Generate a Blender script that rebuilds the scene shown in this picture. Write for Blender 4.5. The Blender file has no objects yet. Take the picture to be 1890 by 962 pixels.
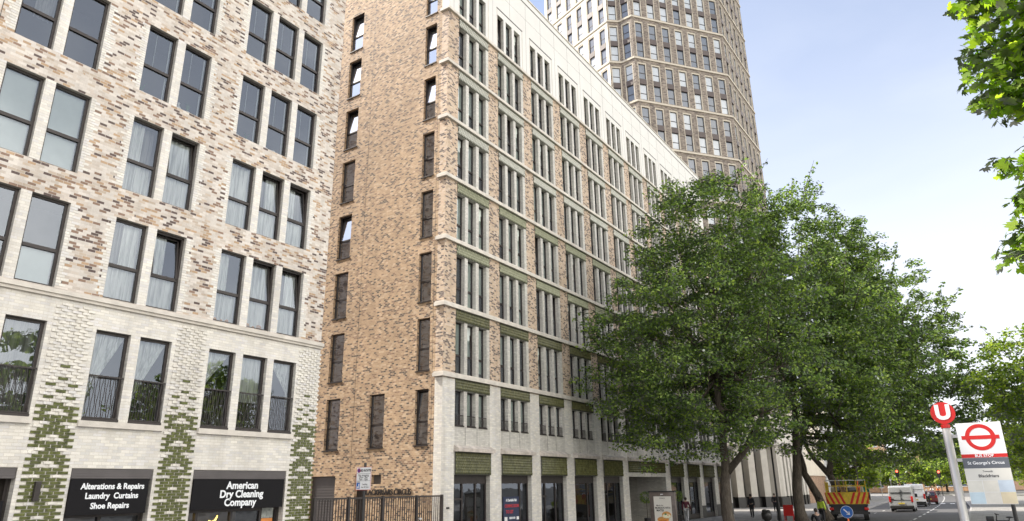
import bpy, math, random
from mathutils import Vector, Matrix, noise
random.seed(7)
R_ = math.radians
# ------------------------------------------------------------------ camera
scn = bpy.context.scene
COL = scn.collection
CAMZ = 2.42
cam_d = bpy.data.cameras.new('camera'); cam = bpy.data.objects.new('camera', cam_d); COL.objects.link(cam)
yaw, pitch, roll = -0.577644757, 0.3174524, -0.0148983548
fw = Vector((math.sin(yaw)*math.cos(pitch), math.cos(yaw)*math.cos(pitch), math.sin(pitch)))
rt = Vector((math.cos(yaw), -math.sin(yaw), 0)); up = rt.cross(fw)
c_, s_ = math.cos(roll), math.sin(roll)
rr, uu = rt*c_+up*s_, -rt*s_+up*c_
M = Matrix(((rr.x, uu.x, -fw.x, 0), (rr.y, uu.y, -fw.y, 0), (rr.z, uu.z, -fw.z, CAMZ), (0, 0, 0, 1)))
cam.matrix_world = M
cam_d.sensor_width = 36; cam_d.lens = 1276.92/1890*36
cam_d.clip_start = 0.1; cam_d.clip_end = 5000
scn.camera = cam
# ------------------------------------------------------------------ world and sun
SUN_AZ = math.atan2(-0.93, -0.37)      # direction TOWARDS the sun, x = sin, y = cos
SUN_EL = R_(50)
w = bpy.data.worlds.new('World'); scn.world = w; w.use_nodes = True
nt = w.node_tree; nt.nodes.clear()
wo = nt.nodes.new('ShaderNodeOutputWorld'); bg = nt.nodes.new('ShaderNodeBackground')
sky = nt.nodes.new('ShaderNodeTexSky'); sky.sky_type = 'NISHITA'; sky.sun_disc = False
sky.sun_elevation = SUN_EL; sky.sun_rotation = SUN_AZ; sky.air_density = 1.0; sky.dust_density = 2.2; sky.ozone_density = 0.8
# thin high cloud: pale veil, denser towards the horizon, streaked by noise
tc = nt.nodes.new('ShaderNodeTexCoord'); sep = nt.nodes.new('ShaderNodeSeparateXYZ'); nt.links.new(tc.outputs['Generated'], sep.inputs[0])
mp = nt.nodes.new('ShaderNodeMapping'); mp.inputs['Scale'].default_value = (1.2, 1.2, 4.5); nt.links.new(tc.outputs['Generated'], mp.inputs[0])
nz = nt.nodes.new('ShaderNodeTexNoise'); nz.inputs['Scale'].default_value = 2.0; nz.inputs['Detail'].default_value = 7; nz.inputs['Distortion'].default_value = 0.6; nt.links.new(mp.outputs[0], nz.inputs[0])
rp = nt.nodes.new('ShaderNodeMapRange'); rp.inputs[1].default_value = 0.0; rp.inputs[2].default_value = 0.66; rp.inputs[3].default_value = 1.12; rp.inputs[4].default_value = 0.2
nt.links.new(sep.outputs[2], rp.inputs[0])
nr = nt.nodes.new('ShaderNodeMapRange'); nr.inputs[1].default_value = 0.35; nr.inputs[2].default_value = 0.7; nr.inputs[3].default_value = -0.05; nr.inputs[4].default_value = 0.06
nt.links.new(nz.outputs[0], nr.inputs[0])
ad = nt.nodes.new('ShaderNodeMath'); ad.operation = 'ADD'; ad.use_clamp = True; nt.links.new(rp.outputs[0], ad.inputs[0]); nt.links.new(nr.outputs[0], ad.inputs[1])
mx = nt.nodes.new('ShaderNodeMix'); mx.data_type = 'RGBA'; dm = nt.nodes.new('ShaderNodeMix'); dm.data_type = 'RGBA'; dm.blend_type = 'MULTIPLY'; dm.inputs[0].default_value = 1.0; nt.links.new(sky.outputs[0], dm.inputs[6]); dm.inputs[7].default_value = (.74, .76, .82, 1)
nt.links.new(ad.outputs[0], mx.inputs[0]); nt.links.new(dm.outputs[2], mx.inputs[6])
mx.inputs[7].default_value = (3.9, 4.0, 4.25, 1)
# unseen cloud bank added to light the facades (west, behind and right of camera)
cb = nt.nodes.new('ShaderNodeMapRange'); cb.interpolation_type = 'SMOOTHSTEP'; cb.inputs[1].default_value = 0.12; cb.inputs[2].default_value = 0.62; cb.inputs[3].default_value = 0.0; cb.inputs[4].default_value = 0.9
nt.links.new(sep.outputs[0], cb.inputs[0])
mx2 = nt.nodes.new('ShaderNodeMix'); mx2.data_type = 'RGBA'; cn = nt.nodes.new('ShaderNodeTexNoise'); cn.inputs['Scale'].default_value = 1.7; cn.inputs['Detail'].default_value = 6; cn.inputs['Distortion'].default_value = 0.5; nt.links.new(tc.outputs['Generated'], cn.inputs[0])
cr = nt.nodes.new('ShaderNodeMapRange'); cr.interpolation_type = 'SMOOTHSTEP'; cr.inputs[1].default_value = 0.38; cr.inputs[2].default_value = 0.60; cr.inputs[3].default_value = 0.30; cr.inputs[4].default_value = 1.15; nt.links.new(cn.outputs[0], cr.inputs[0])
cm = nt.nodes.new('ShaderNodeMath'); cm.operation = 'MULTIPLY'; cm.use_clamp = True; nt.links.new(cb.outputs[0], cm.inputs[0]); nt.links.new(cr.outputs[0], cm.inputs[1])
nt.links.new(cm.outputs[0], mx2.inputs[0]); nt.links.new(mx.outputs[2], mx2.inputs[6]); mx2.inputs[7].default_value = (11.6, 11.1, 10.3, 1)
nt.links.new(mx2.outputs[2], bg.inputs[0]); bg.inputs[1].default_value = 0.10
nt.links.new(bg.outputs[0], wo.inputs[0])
sd = bpy.data.lights.new('sun', 'SUN'); sd.energy = 2.6; sd.angle = R_(0.6); sd.color = (1.0, 0.93, 0.82)
so = bpy.data.objects.new('sun', sd); COL.objects.link(so)
dsun = Vector((math.sin(SUN_AZ)*math.cos(SUN_EL), math.cos(SUN_AZ)*math.cos(SUN_EL), math.sin(SUN_EL)))
so.rotation_euler = dsun.to_track_quat('Z', 'Y').to_euler(); so.location = (0, 0, 60)
vs = scn.view_settings; vs.view_transform = 'Standard'; vs.look = 'None'; vs.gamma = 1; vs.exposure = 1.65
scn.render.resolution_x = 1024; scn.render.resolution_y = 521
scn.render.engine = 'CYCLES'
cy = scn.cycles; cy.max_bounces = 6; cy.transparent_max_bounces = 10; cy.diffuse_bounces = 3; cy.glossy_bounces = 3; cy.transmission_bounces = 2
cy.caustics_reflective = False; cy.caustics_refractive = False

# ------------------------------------------------------------------ helpers
MATS = {}
def newmat(name):
    m = bpy.data.materials.new(name); m.use_nodes = True
    n = m.node_tree; b = n.nodes['Principled BSDF']; MATS[name] = m
    return m, n, b
def N(n, t, **k):
    x = n.nodes.new(t)
    for a, v in k.items(): setattr(x, a, v)
    return x
def math_(n, op, a, b=None, c=None, clamp=False):
    x = N(n, 'ShaderNodeMath', operation=op, use_clamp=clamp)
    for i, v in enumerate((a, b, c)):
        if v is None: continue
        if isinstance(v, (int, float)): x.inputs[i].default_value = v
        else: n.links.new(v, x.inputs[i])
    return x.outputs[0]
def noise_(n, scale, detail=4, vec=None, rough=0.55):
    x = N(n, 'ShaderNodeTexNoise'); x.inputs['Scale'].default_value = scale; x.inputs['Detail'].default_value = detail; x.inputs['Roughness'].default_value = rough
    if vec is not None: n.links.new(vec, x.inputs['Vector'])
    return x.outputs[0]
def geo(n): return N(n, 'ShaderNodeNewGeometry')
def ramp(n, fac, stops, mode='LINEAR'):
    r = N(n, 'ShaderNodeValToRGB'); r.color_ramp.interpolation = mode
    e = r.color_ramp.elements
    while len(e) > 1: e.remove(e[-1])
    e[0].position = stops[0][0]; e[0].color = (*stops[0][1], 1)
    for p, c in stops[1:]:
        q = e.new(p); q.color = (*c, 1)
    n.links.new(fac, r.inputs[0]); return r.outputs[0]
def mixc(n, f, a, b, bt='MIX'):
    x = N(n, 'ShaderNodeMix', data_type='RGBA', blend_type=bt)
    for i, v in ((0, f), (6, a), (7, b)):
        if isinstance(v, (int, float)): x.inputs[i].default_value = v
        elif isinstance(v, tuple): x.inputs[i].default_value = (*v, 1)
        else: n.links.new(v, x.inputs[i])
    return x.outputs[2]
def plain(name, col, rough=0.6, metal=0.0, var=0.12, vscale=1.5, bump=0.0, bscale=20, spec=0.5, emit=None, estr=0):
    m, n, b = newmat(name); g = geo(n)
    f = noise_(n, vscale, 5, g.outputs['Position'])
    c0 = tuple(c*(1-var) for c in col); c1 = tuple(min(1, c*(1+var)) for c in col)
    n.links.new(ramp(n, f, [(0.3, c0), (0.7, c1)]), b.inputs['Base Color'])
    b.inputs['Roughness'].default_value = rough; b.inputs['Metallic'].default_value = metal; b.inputs['Specular IOR Level'].default_value = spec
    if bump:
        bp = N(n, 'ShaderNodeBump'); bp.inputs['Strength'].default_value = bump; bp.inputs['Distance'].default_value = 0.02
        n.links.new(noise_(n, bscale, 4, g.outputs['Position']), bp.inputs['Height']); n.links.new(bp.outputs[0], b.inputs['Normal'])
    if emit:
        b.inputs['Emission Color'].default_value = (*emit, 1); b.inputs['Emission Strength'].default_value = estr
    return m
def brick(name, stops, mortar, h=0.078, L=0.225, mw=0.010, rough=0.75, bump=0.6, grime=0.12, patch=None, soldier=False):
    """stops: cumulative (threshold, colour) list for a random value per brick"""
    m, n, b = newmat(name); g = geo(n)
    sp = N(n, 'ShaderNodeSeparateXYZ'); n.links.new(g.outputs['Position'], sp.inputs[0])
    sn = N(n, 'ShaderNodeSeparateXYZ'); n.links.new(g.outputs['True Normal'], sn.inputs[0])
    u = math_(n, 'SUBTRACT', math_(n, 'MULTIPLY', sp.outputs[1], sn.outputs[0]), math_(n, 'MULTIPLY', sp.outputs[0], sn.outputs[1]))
    z = sp.outputs[2]
    rz = math_(n, 'DIVIDE', z, h); row = math_(n, 'FLOOR', rz); fz = math_(n, 'SUBTRACT', rz, row)
    off = math_(n, 'MULTIPLY', math_(n, 'MODULO', math_(n, 'ABSOLUTE', row), 2.0), 0.5)
    ru = math_(n, 'ADD', math_(n, 'DIVIDE', u, L), off); colu = math_(n, 'FLOOR', ru); fu = math_(n, 'SUBTRACT', ru, colu)
    wn = N(n, 'ShaderNodeTexWhiteNoise', noise_dimensions='3D'); cv = N(n, 'ShaderNodeCombineXYZ')
    n.links.new(colu, cv.inputs[0]); n.links.new(row, cv.inputs[1])
    n.links.new(math_(n, 'ROUND', math_(n, 'MULTIPLY', sn.outputs[0], 3.0)), cv.inputs[2]); n.links.new(cv.outputs[0], wn.inputs[0])
    val = wn.outputs['Value']
    if patch:      # slow drift in the mix of bricks over the wall
        pn = noise_(n, patch[0], 3, g.outputs['Position'])
        val = math_(n, 'ADD', val, math_(n, 'MULTIPLY', math_(n, 'SUBTRACT', pn, 0.5), patch[1]), clamp=True)
    col = ramp(n, val, stops, 'CONSTANT')
    wn2 = N(n, 'ShaderNodeTexWhiteNoise', noise_dimensions='3D'); cv2 = N(n, 'ShaderNodeCombineXYZ')
    n.links.new(colu, cv2.inputs[0]); n.links.new(row, cv2.inputs[1]); cv2.inputs[2].default_value = 7.7; n.links.new(cv2.outputs[0], wn2.inputs[0])
    fine = noise_(n, 35, 3, g.outputs['Position'])
    k = math_(n, 'ADD', math_(n, 'MULTIPLY', wn2.outputs['Value'], 0.28), math_(n, 'MULTIPLY', fine, 0.5))
    col = mixc(n, 1.0, col, ramp(n, k, [(0.0, (0.68, 0.68, 0.68)), (0.8, (1.2, 1.2, 1.2))]), 'MULTIPLY')
    mz = math_(n, 'LESS_THAN', fz, mw/h); mu = math_(n, 'LESS_THAN', fu, mw/L)
    mm = math_(n, 'MAXIMUM', mz, mu)
    col = mixc(n, mm, col, mortar)
    gr = noise_(n, 0.45, 6, g.outputs['Position'])
    col = mixc(n, 1.0, col, ramp(n, gr, [(0.25, (1-grime,)*3), (0.7, (1.0+grime*.4,)*3)]), 'MULTIPLY')
    ms = N(n, 'ShaderNodeMapping'); ms.inputs['Scale'].default_value = (1.6, 1.6, .10); n.links.new(g.outputs['Position'], ms.inputs[0])
    stf = noise_(n, 1.3, 6, ms.outputs[0], .65)
    col = mixc(n, 1.0, col, ramp(n, stf, [(.32, (.86, .85, .84)), (.55, (1.02, 1.02, 1.02))]), 'MULTIPLY')
    n.links.new(col, b.inputs['Base Color']); b.inputs['Roughness'].default_value = rough
    hgt = math_(n, 'ADD', math_(n, 'SUBTRACT', 1.0, mm), math_(n, 'MULTIPLY', wn2.outputs['Value'], 0.6))
    bp = N(n, 'ShaderNodeBump'); bp.inputs['Strength'].default_value = bump; bp.inputs['Distance'].default_value = 0.012
    n.links.new(hgt, bp.inputs['Height']); n.links.new(bp.outputs[0], b.inputs['Normal'])
    return m

class MB:
    def __init__(s): s.v = []; s.f = []; s.mi = []; s.m = []; s.sm = []
    def mat(s, m):
        if m not in s.m: s.m.append(m)
        return s.m.index(m)
    def quad(s, pts, m):
        k = len(s.v); s.v += [tuple(p) for p in pts]; s.f.append(tuple(range(k, k+len(pts)))); s.mi.append(s.mat(m))
    def box(s, x0, x1, y0, y1, z0, z1, m, rot=0, c=None):
        P = [(x, y, z) for z in (z0, z1) for y in (y0, y1) for x in (x0, x1)]
        if rot:
            cx, cyy = c if c else ((x0+x1)/2, (y0+y1)/2); a, b_ = math.cos(rot), math.sin(rot)
            P = [(cx+(x-cx)*a-(y-cyy)*b_, cyy+(x-cx)*b_+(y-cyy)*a, z) for x, y, z in P]
        s.hexa(P, m)
    def hexa(s, P, m):
        k = len(s.v); s.v += [tuple(p) for p in P]; i = s.mat(m)
        for f in ((0, 2, 3, 1), (4, 5, 7, 6), (0, 1, 5, 4), (2, 6, 7, 3), (0, 4, 6, 2), (1, 3, 7, 5)):
            s.f.append(tuple(k+a for a in f)); s.mi.append(i)
    def fbox(s, F, u0, u1, z0, z1, d0, d1, m):
        s.hexa([F(u, z, d) for z in (z0, z1) for d in (d0, d1) for u in (u0, u1)], m)
    def tube(s, pts, rads, m, seg=8, cap=True):
        k0 = len(s.v); i = s.mat(m); n = len(pts); pts = [Vector(p) for p in pts]
        if isinstance(rads, (int, float)): rads = [rads]*n
        ref = None
        for j, p in enumerate(pts):
            t = (pts[min(j+1, n-1)]-pts[max(j-1, 0)]).normalized()
            if ref is None: ref = Vector((1, 0, 0)) if abs(t.x) < .9 else Vector((0, 1, 0))
            a = (ref - t*ref.dot(t)).normalized(); b = t.cross(a); ref = a
            for q in range(seg):
                an = 2*math.pi*q/seg
                s.v.append(tuple(p+(a*math.cos(an)+b*math.sin(an))*rads[j]))
        for j in range(n-1):
            for q in range(seg):
                q2 = (q+1) % seg
                s.f.append((k0+j*seg+q, k0+j*seg+q2, k0+(j+1)*seg+q2, k0+(j+1)*seg+q)); s.mi.append(i)
        if cap:
            s.f.append(tuple(k0+q for q in range(seg))[::-1]); s.mi.append(i)
            s.f.append(tuple(k0+(n-1)*seg+q for q in range(seg))); s.mi.append(i)
    def prism(s, poly, axis, a0, a1, m):
        """poly of 2-D points extruded along axis 'x','y' or 'z'"""
        def P(p, a): return (a, p[0], p[1]) if axis == 'x' else ((p[0], a, p[1]) if axis == 'y' else (p[0], p[1], a))
        k = len(s.v); n = len(poly); i = s.mat(m)
        s.v += [P(p, a0) for p in poly]+[P(p, a1) for p in poly]
        s.f.append(tuple(range(k, k+n))[::-1]); s.mi.append(i); s.f.append(tuple(range(k+n, k+2*n))); s.mi.append(i)
        for q in range(n):
            q2 = (q+1) % n; s.f.append((k+q, k+q2, k+n+q2, k+n+q)); s.mi.append(i)
    def sphere(s, c, r, m, seg=12, rings=8, sc=(1, 1, 1)):
        pts = []; 
        for j in range(rings+1):
            a = math.pi*j/rings; pts.append((math.cos(a), math.sin(a)))
        k = len(s.v); i = s.mat(m)
        for cz, sr in pts:
            for q in range(seg):
                an = 2*math.pi*q/seg; s.v.append((c[0]+r*sc[0]*sr*math.cos(an), c[1]+r*sc[1]*sr*math.sin(an), c[2]+r*sc[2]*cz))
        for j in range(rings):
            for q in range(seg):
                q2 = (q+1) % seg; s.f.append((k+j*seg+q, k+(j+1)*seg+q, k+(j+1)*seg+q2, k+j*seg+q2)); s.mi.append(i)
    def mesh(s, name, smooth=False):
        me = bpy.data.meshes.new(name); me.from_pydata(s.v, [], s.f)
        for m in s.m: me.materials.append(m)
        me.polygons.foreach_set('material_index', s.mi)
        if smooth: me.polygons.foreach_set('use_smooth', [True]*len(s.f))
        me.update(); return me
    def build(s, name, parent=None, smooth=False, loc=None, fix=False):
        me = s.mesh(name, smooth)
        if fix:
            import bmesh
            bm = bmesh.new(); bm.from_mesh(me); bmesh.ops.recalc_face_normals(bm, faces=bm.faces); bm.to_mesh(me); bm.free()
        return link(me, name, parent, loc)
def link(me, name, parent=None, loc=None):
    o = bpy.data.objects.new(name, me); COL.objects.link(o)
    if loc is not None: o.location = loc
    if parent: setparent(o, parent)
    return o
def setparent(o, p):
    o.parent = p; o.matrix_parent_inverse = PW(p).inverted()
def PW(p):
    m = p.matrix_basis.copy()
    if p.parent: m = PW(p.parent) @ p.matrix_parent_inverse @ m
    return m
def tag(o, label=None, cat=None, group=None, kind=None):
    if label: o['label'] = label
    if cat: o['category'] = cat
    if group: o['group'] = group
    if kind: o['kind'] = kind
    return o
def thing(name, label, cat, loc=(0, 0, 0), rz=0, group=None):
    o = bpy.data.objects.new(name, None); COL.objects.link(o); o.location = loc; o.rotation_euler = (0, 0, rz); o.empty_display_size = .3
    return tag(o, label, cat, group)
def child(me_or_mb, name, parent, smooth=False):
    """part whose mesh is given in the parent's own local coordinates"""
    me = me_or_mb.mesh(name, smooth) if isinstance(me_or_mb, MB) else me_or_mb
    o = bpy.data.objects.new(name, me); COL.objects.link(o); o.parent = parent
    return o
def copy_tree(o, parent=None):
    c = o.copy(); COL.objects.link(c)
    if parent: c.parent = parent
    for ch in list(o.children): copy_tree(ch, c)
    return c
def face(O, U, Nn):
    O, U, Nn = Vector(O), Vector(U), Vector(Nn)
    return lambda u, z, d=0: tuple(O+U*u+Nn*d+Vector((0, 0, z)))
def wall(mb, F, u0, u1, z0, z1, ops, matf, depth, rev, extra_u=(), extra_z=(), d=0.0, sill=None):
    """wall surface with openings (ua,ub,za,zb) and their reveals"""
    us = sorted(set([u0, u1]+[round(x, 4) for o in ops for x in o[:2]]+list(extra_u))); us = [x for x in us if u0 <= x <= u1]
    zs = sorted(set([z0, z1]+[round(x, 4) for o in ops for x in o[2:4]]+list(extra_z))); zs = [x for x in zs if z0 <= x <= z1]
    for i in range(len(us)-1):
        for j in range(len(zs)-1):
            uc, zc = (us[i]+us[i+1])/2, (zs[j]+zs[j+1])/2
            if any(o[0] < uc < o[1] and o[2] < zc < o[3] for o in ops): continue
            mb.quad([F(us[i], zs[j], d), F(us[i+1], zs[j], d), F(us[i+1], zs[j+1], d), F(us[i], zs[j+1], d)], matf(uc, zc))
    for o in ops:
        a, b, c, e = o[:4]; dd = depth
        mb.quad([F(a, c, d), F(a, e, d), F(a, e, d-dd), F(a, c, d-dd)], rev)
        mb.quad([F(b, c, d), F(b, c, d-dd), F(b, e, d-dd), F(b, e, d)], rev)
        mb.quad([F(a, e, d), F(b, e, d), F(b, e, d-dd), F(a, e, d-dd)], rev)
        mb.quad([F(a, c, d), F(a, c, d-dd), F(b, c, d-dd), F(b, c, d)], sill or rev)
def text_mesh(txt, size, mat, bold=0.0, extrude=0.004, align='CENTER', squash=1.0):
    cu = bpy.data.curves.new('lettering', 'FONT'); cu.body = txt; cu.size = size; cu.offset = bold; cu.extrude = extrude
    cu.align_x = align; cu.align_y = 'CENTER'; cu.resolution_u = 3
    to = bpy.data.objects.new('t', cu); COL.objects.link(to)
    dg = bpy.context.evaluated_depsgraph_get(); me = bpy.data.meshes.new_from_object(to.evaluated_get(dg))
    bpy.data.objects.remove(to); bpy.data.curves.remove(cu)
    me.name = 'lettering'; me.materials.clear(); me.materials.append(mat)
    if squash != 1.0: me.transform(Matrix.Diagonal((squash, 1, 1, 1)))
    return me
def letters(txt, size, mat, parent, loc, facing='+x', bold=0.0, squash=1.0, extrude=0.004, name='lettering', align='CENTER'):
    """flat text standing on a vertical face looking to +x or -y (world coordinates)"""
    me = text_mesh(txt, size, mat, bold, extrude, align, squash)
    rz = {'+x': math.pi/2, '-y': 0.0}[facing]
    me.transform(Matrix.Translation(loc) @ Matrix.Rotation(rz, 4, 'Z') @ Matrix.Rotation(math.pi/2, 4, 'X'))
    return link(me, name, parent)

# ------------------------------------------------------------------ materials
cream = (.66, .60, .52)
BR_A = brick('mixed_pale_brick', [(0, (.68, .625, .565)), (.34, (.60, .53, .46)), (.58, (.47, .33, .21)), (.68, (.55, .46, .37)), (.79, (.12, .085, .075)), (.89, (.27, .18, .13))], (.62, .575, .52), patch=(.8, .08), grime=.10, L=.20)
BR_W = brick('white_glazed_brick', [(0, (.74, .71, .65)), (.35, (.70, .68, .64)), (.6, (.77, .74, .67)), (.85, (.69, .67, .65))], (.60, .56, .49), rough=.45, bump=.5, grime=.08)
BR_W2 = brick('grey_white_brick', [(0, (.63, .61, .56)), (.5, (.57, .55, .51)), (.8, (.65, .63, .57))], (.45, .43, .39), rough=.5, bump=.5, grime=.12)
BR_B = brick('tan_stock_brick', [(0, (.47, .325, .20)), (.34, (.39, .265, .16)), (.56, (.54, .40, .27)), (.67, (.11, .08, .06)), (.84, (.26, .165, .105))], (.50, .39, .28), patch=(.35, .10), grime=.16, L=.165, h=.078)
BR_P = brick('mixed_buff_brick', [(0, (.60, .46, .33)), (.36, (.55, .40, .28)), (.56, (.62, .50, .39)), (.68, (.13, .10, .09)), (.86, (.26, .19, .15))], (.52, .45, .37), patch=(.5, .05), grime=.14, L=.165)
BR_T = brick('grey_brown_brick', [(0, (.26, .215, .175)), (.35, (.20, .165, .135)), (.6, (.31, .265, .22)), (.8, (.10, .08, .07))], (.28, .25, .21), bump=.3, h=.10, L=.30)
BR_FAR = brick('far_brown_brick', [(0, (.42, .27, .17)), (.5, (.36, .22, .14)), (.8, (.22, .14, .10))], (.4, .32, .25), bump=.2)
STONE = plain('cast_stone', (.60, .56, .50), .75, var=.14, vscale=2.5, bump=.3, bscale=30)
STONE_D = plain('weathered_stone', (.50, .45, .40), .8, var=.25, vscale=3.5, bump=.4, bscale=25)
CREAM = plain('cream_precast', (.70, .64, .53), .7, var=.08, vscale=.6)
PARAPET = plain('white_parapet_cladding', (.66, .65, .62), .6, var=.04, vscale=.8)
METAL = plain('dark_bronze_metal', (.045, .038, .036), .45, metal=.3, var=.15, vscale=6)
BLACK = plain('black_painted_metal', (.022, .021, .021), .4, var=.2, vscale=5)
BLACKST = plain('black_plinth_stone', (.02, .019, .018), .35, var=.3, vscale=4)
SIGNB = plain('black_sign_panel', (.010, .0095, .011), .6, var=.1, spec=.15)
SHUT = plain('ribbed_shutter_grey', (.11, .10, .10), .5, var=.15)
WHITE = plain('white_paint', (.78, .78, .77), .45, var=.03)
LET = plain('white_letters', (.82, .84, .86), .5, var=.02)
SILV = plain('silver_panel_paint', (.60, .61, .61), .35, metal=.0, var=.05, vscale=.7)
GREENG = plain('green_glazed_brick', (.085, .095, .022), .25, var=.50, vscale=9, bump=.2, bscale=40)
GREENT = plain('green_glazed_tile', (.115, .115, .045), .22, var=.40, vscale=6)
GREENM = plain('olive_glazed_tile', (.32, .33, .22), .3, var=.2, vscale=6)
PALET = plain('pale_glazed_tile', (.56, .56, .50), .3, var=.12, vscale=6)
TILEGAP = plain('tile_joint_shadow_grey', (.045, .048, .03), .7, var=.1)
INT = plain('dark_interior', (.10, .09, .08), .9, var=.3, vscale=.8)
INTW = plain('warm_interior', (.30, .22, .13), .9, var=.3, vscale=1.8)
BLIND = plain('pale_blind', (.62, .68, .66), .8, var=.04, vscale=3)
BLIND2 = plain('grey_green_blind', (.72, .80, .74), .8, var=.06, vscale=3)
RED = plain('red_enamel', (.52, .010, .008), .5, var=.04)
GREYE = plain('slate_grey_enamel', (.10, .11, .13), .4, var=.05)
BLUE = plain('blue_enamel', (.02, .12, .42), .4, var=.05)
PURP = plain('purple_enamel', (.13, .04, .22), .4, var=.05)
STEEL = plain('brushed_steel_post', (.45, .44, .42), .38, metal=.35, var=.08, vscale=4)
def glassmat(name, tint, fres=1.7, base=0.10, rough=0.0):
    m, n, b = newmat(name); n.nodes.remove(b)
    tr = N(n, 'ShaderNodeBsdfTransparent'); tr.inputs[0].default_value = (*tint, 1)
    gl = N(n, 'ShaderNodeBsdfGlossy'); gl.inputs['Roughness'].default_value = rough; gl.inputs[0].default_value = (.80, .88, 1, 1)
    g = geo(n); bp = N(n, 'ShaderNodeBump'); bp.inputs['Strength'].default_value = .12; bp.inputs['Distance'].default_value = .02
    n.links.new(noise_(n, 1.6, 2, g.outputs['Position']), bp.inputs['Height']); n.links.new(bp.outputs[0], gl.inputs['Normal'])
    fr = N(n, 'ShaderNodeFresnel'); fr.inputs[0].default_value = fres
    f = math_(n, 'ADD', fr.outputs[0], base, clamp=True)
    mxs = N(n, 'ShaderNodeMixShader'); n.links.new(f, mxs.inputs[0]); n.links.new(tr.outputs[0], mxs.inputs[1]); n.links.new(gl.outputs[0], mxs.inputs[2])
    n.links.new(mxs.outputs[0], n.nodes['Material Output'].inputs[0]); return m
GLASS = glassmat('window_glass', (.86, .90, .90), 1.75, .075)
GLASSM = glassmat('mirror_glass', (.8, .8, .8), 2.0, .42)
GLASSB = glassmat('grey_green_glass', (.84, .90, .86), 1.85, .16)
GLASSD = glassmat('shop_glass', (.70, .72, .72), 1.5, .04)
def curtain_mat(name, col, trans=.35):
    m, n, b = newmat(name); g = geo(n); n.nodes.remove(b)
    mp_ = N(n, 'ShaderNodeMapping'); mp_.inputs['Scale'].default_value = (9, 9, .5); n.links.new(g.outputs['Position'], mp_.inputs[0])
    f = noise_(n, 1.6, 4, mp_.outputs[0])
    c = ramp(n, f, [(.36, tuple(x*.5 for x in col)), (.56, col)])  # vertical dark streaks put the shade of folds into the cloth colour
    d = N(n, 'ShaderNodeBsdfDiffuse'); t = N(n, 'ShaderNodeBsdfTranslucent'); n.links.new(c, d.inputs[0]); n.links.new(c, t.inputs[0])
    x = N(n, 'ShaderNodeMixShader'); x.inputs[0].default_value = trans; n.links.new(d.outputs[0], x.inputs[1]); n.links.new(t.outputs[0], x.inputs[2])
    n.links.new(x.outputs[0], n.nodes['Material Output'].inputs[0]); return m
CURT = curtain_mat('white_net_curtain', (.92, .92, .90), .12)
CURTG = curtain_mat('grey_curtain', (.30, .29, .28), .1)

# ------------------------------------------------------------------ ground
def asphalt(name, c, patch):
    m, n, b = newmat(name); g = geo(n)
    f = noise_(n, .35, 6, g.outputs['Position']); f2 = noise_(n, 60, 2, g.outputs['Position'])
    col = mixc(n, .5, ramp(n, f, [(.3, tuple(x*.75 for x in c)), (.7, tuple(x*1.3 for x in c))]), ramp(n, f2, [(.3, tuple(x*.7 for x in c)), (.7, tuple(x*1.4 for x in c))]))
    n.links.new(col, b.inputs['Base Color']); b.inputs['Roughness'].default_value = .85
    bp = N(n, 'ShaderNodeBump'); bp.inputs['Strength'].default_value = .3; bp.inputs['Distance'].default_value = .01
    n.links.new(f2, bp.inputs['Height']); n.links.new(bp.outputs[0], b.inputs['Normal']); return m
ASPH = asphalt('asphalt', (.085, .083, .085), 1)
GRND = asphalt('city_ground', (.09, .088, .082), 1)
def paving(name, c, s1=.6, s2=.45):
    m, n, b = newmat(name); g = geo(n)
    bt = N(n, 'ShaderNodeTexBrick'); bt.inputs['Scale'].default_value = 1; bt.inputs['Brick Width'].default_value = s1; bt.inputs['Row Height'].default_value = s2
    bt.inputs['Mortar Size'].default_value = .008; bt.inputs['Color1'].default_value = (*[x*.88 for x in c], 1); bt.inputs['Color2'].default_value = (*[x*1.1 for x in c], 1)
    bt.inputs['Mortar'].default_value = (*[x*.5 for x in c], 1); n.links.new(g.outputs['Position'], bt.inputs[0])
    f = noise_(n, .8, 6, g.outputs['Position'])
    n.links.new(mixc(n, 1.0, bt.outputs[0], ramp(n, f, [(.3, (.78,)*3), (.7, (1.1,)*3)]), 'MULTIPLY'), b.inputs['Base Color']); b.inputs['Roughness'].default_value = .8
    return m
PAVE = paving('paving_slabs', (.27, .26, .245))
KERBM = plain('granite_kerb', (.32, .31, .30), .8, var=.2, vscale=6)
PAINT = plain('road_paint_white', (.62, .62, .60), .7, var=.15, vscale=8)
mb = MB(); mb.quad([(-1500, -400, -.13), (1500, -400, -.13), (1500, 3000, -.13), (-1500, 3000, -.13)], GRND)
tag(mb.build('ground'), kind='structure')
LK = [(-10.0, -40), (-10.0, 50), (-10.7, 81), (-11.8, 108), (-14, 140), (-18, 175)]
RK = [(-1.75, -40), (-1.75, 60), (-2.1, 86), (-3.0, 108), (-4.6, 140), (-7.5, 175)]
def strip(a, b, z, m, name):
    q = MB()
    for i in range(len(a)-1): q.quad([(a[i][0], a[i][1], z), (b[i][0], b[i][1], z), (b[i+1][0], b[i+1][1], z), (a[i+1][0], a[i+1][1], z)], m)
    return tag(q.build(name), kind='structure')
strip(LK, RK, -.12, ASPH, 'road')
q = MB(); q.quad([(-120, 175, -.12), (60, 175, -.12), (60, 195, -.12), (-120, 195, -.12)], ASPH); tag(q.build('crossing_road'), kind='structure')
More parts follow.
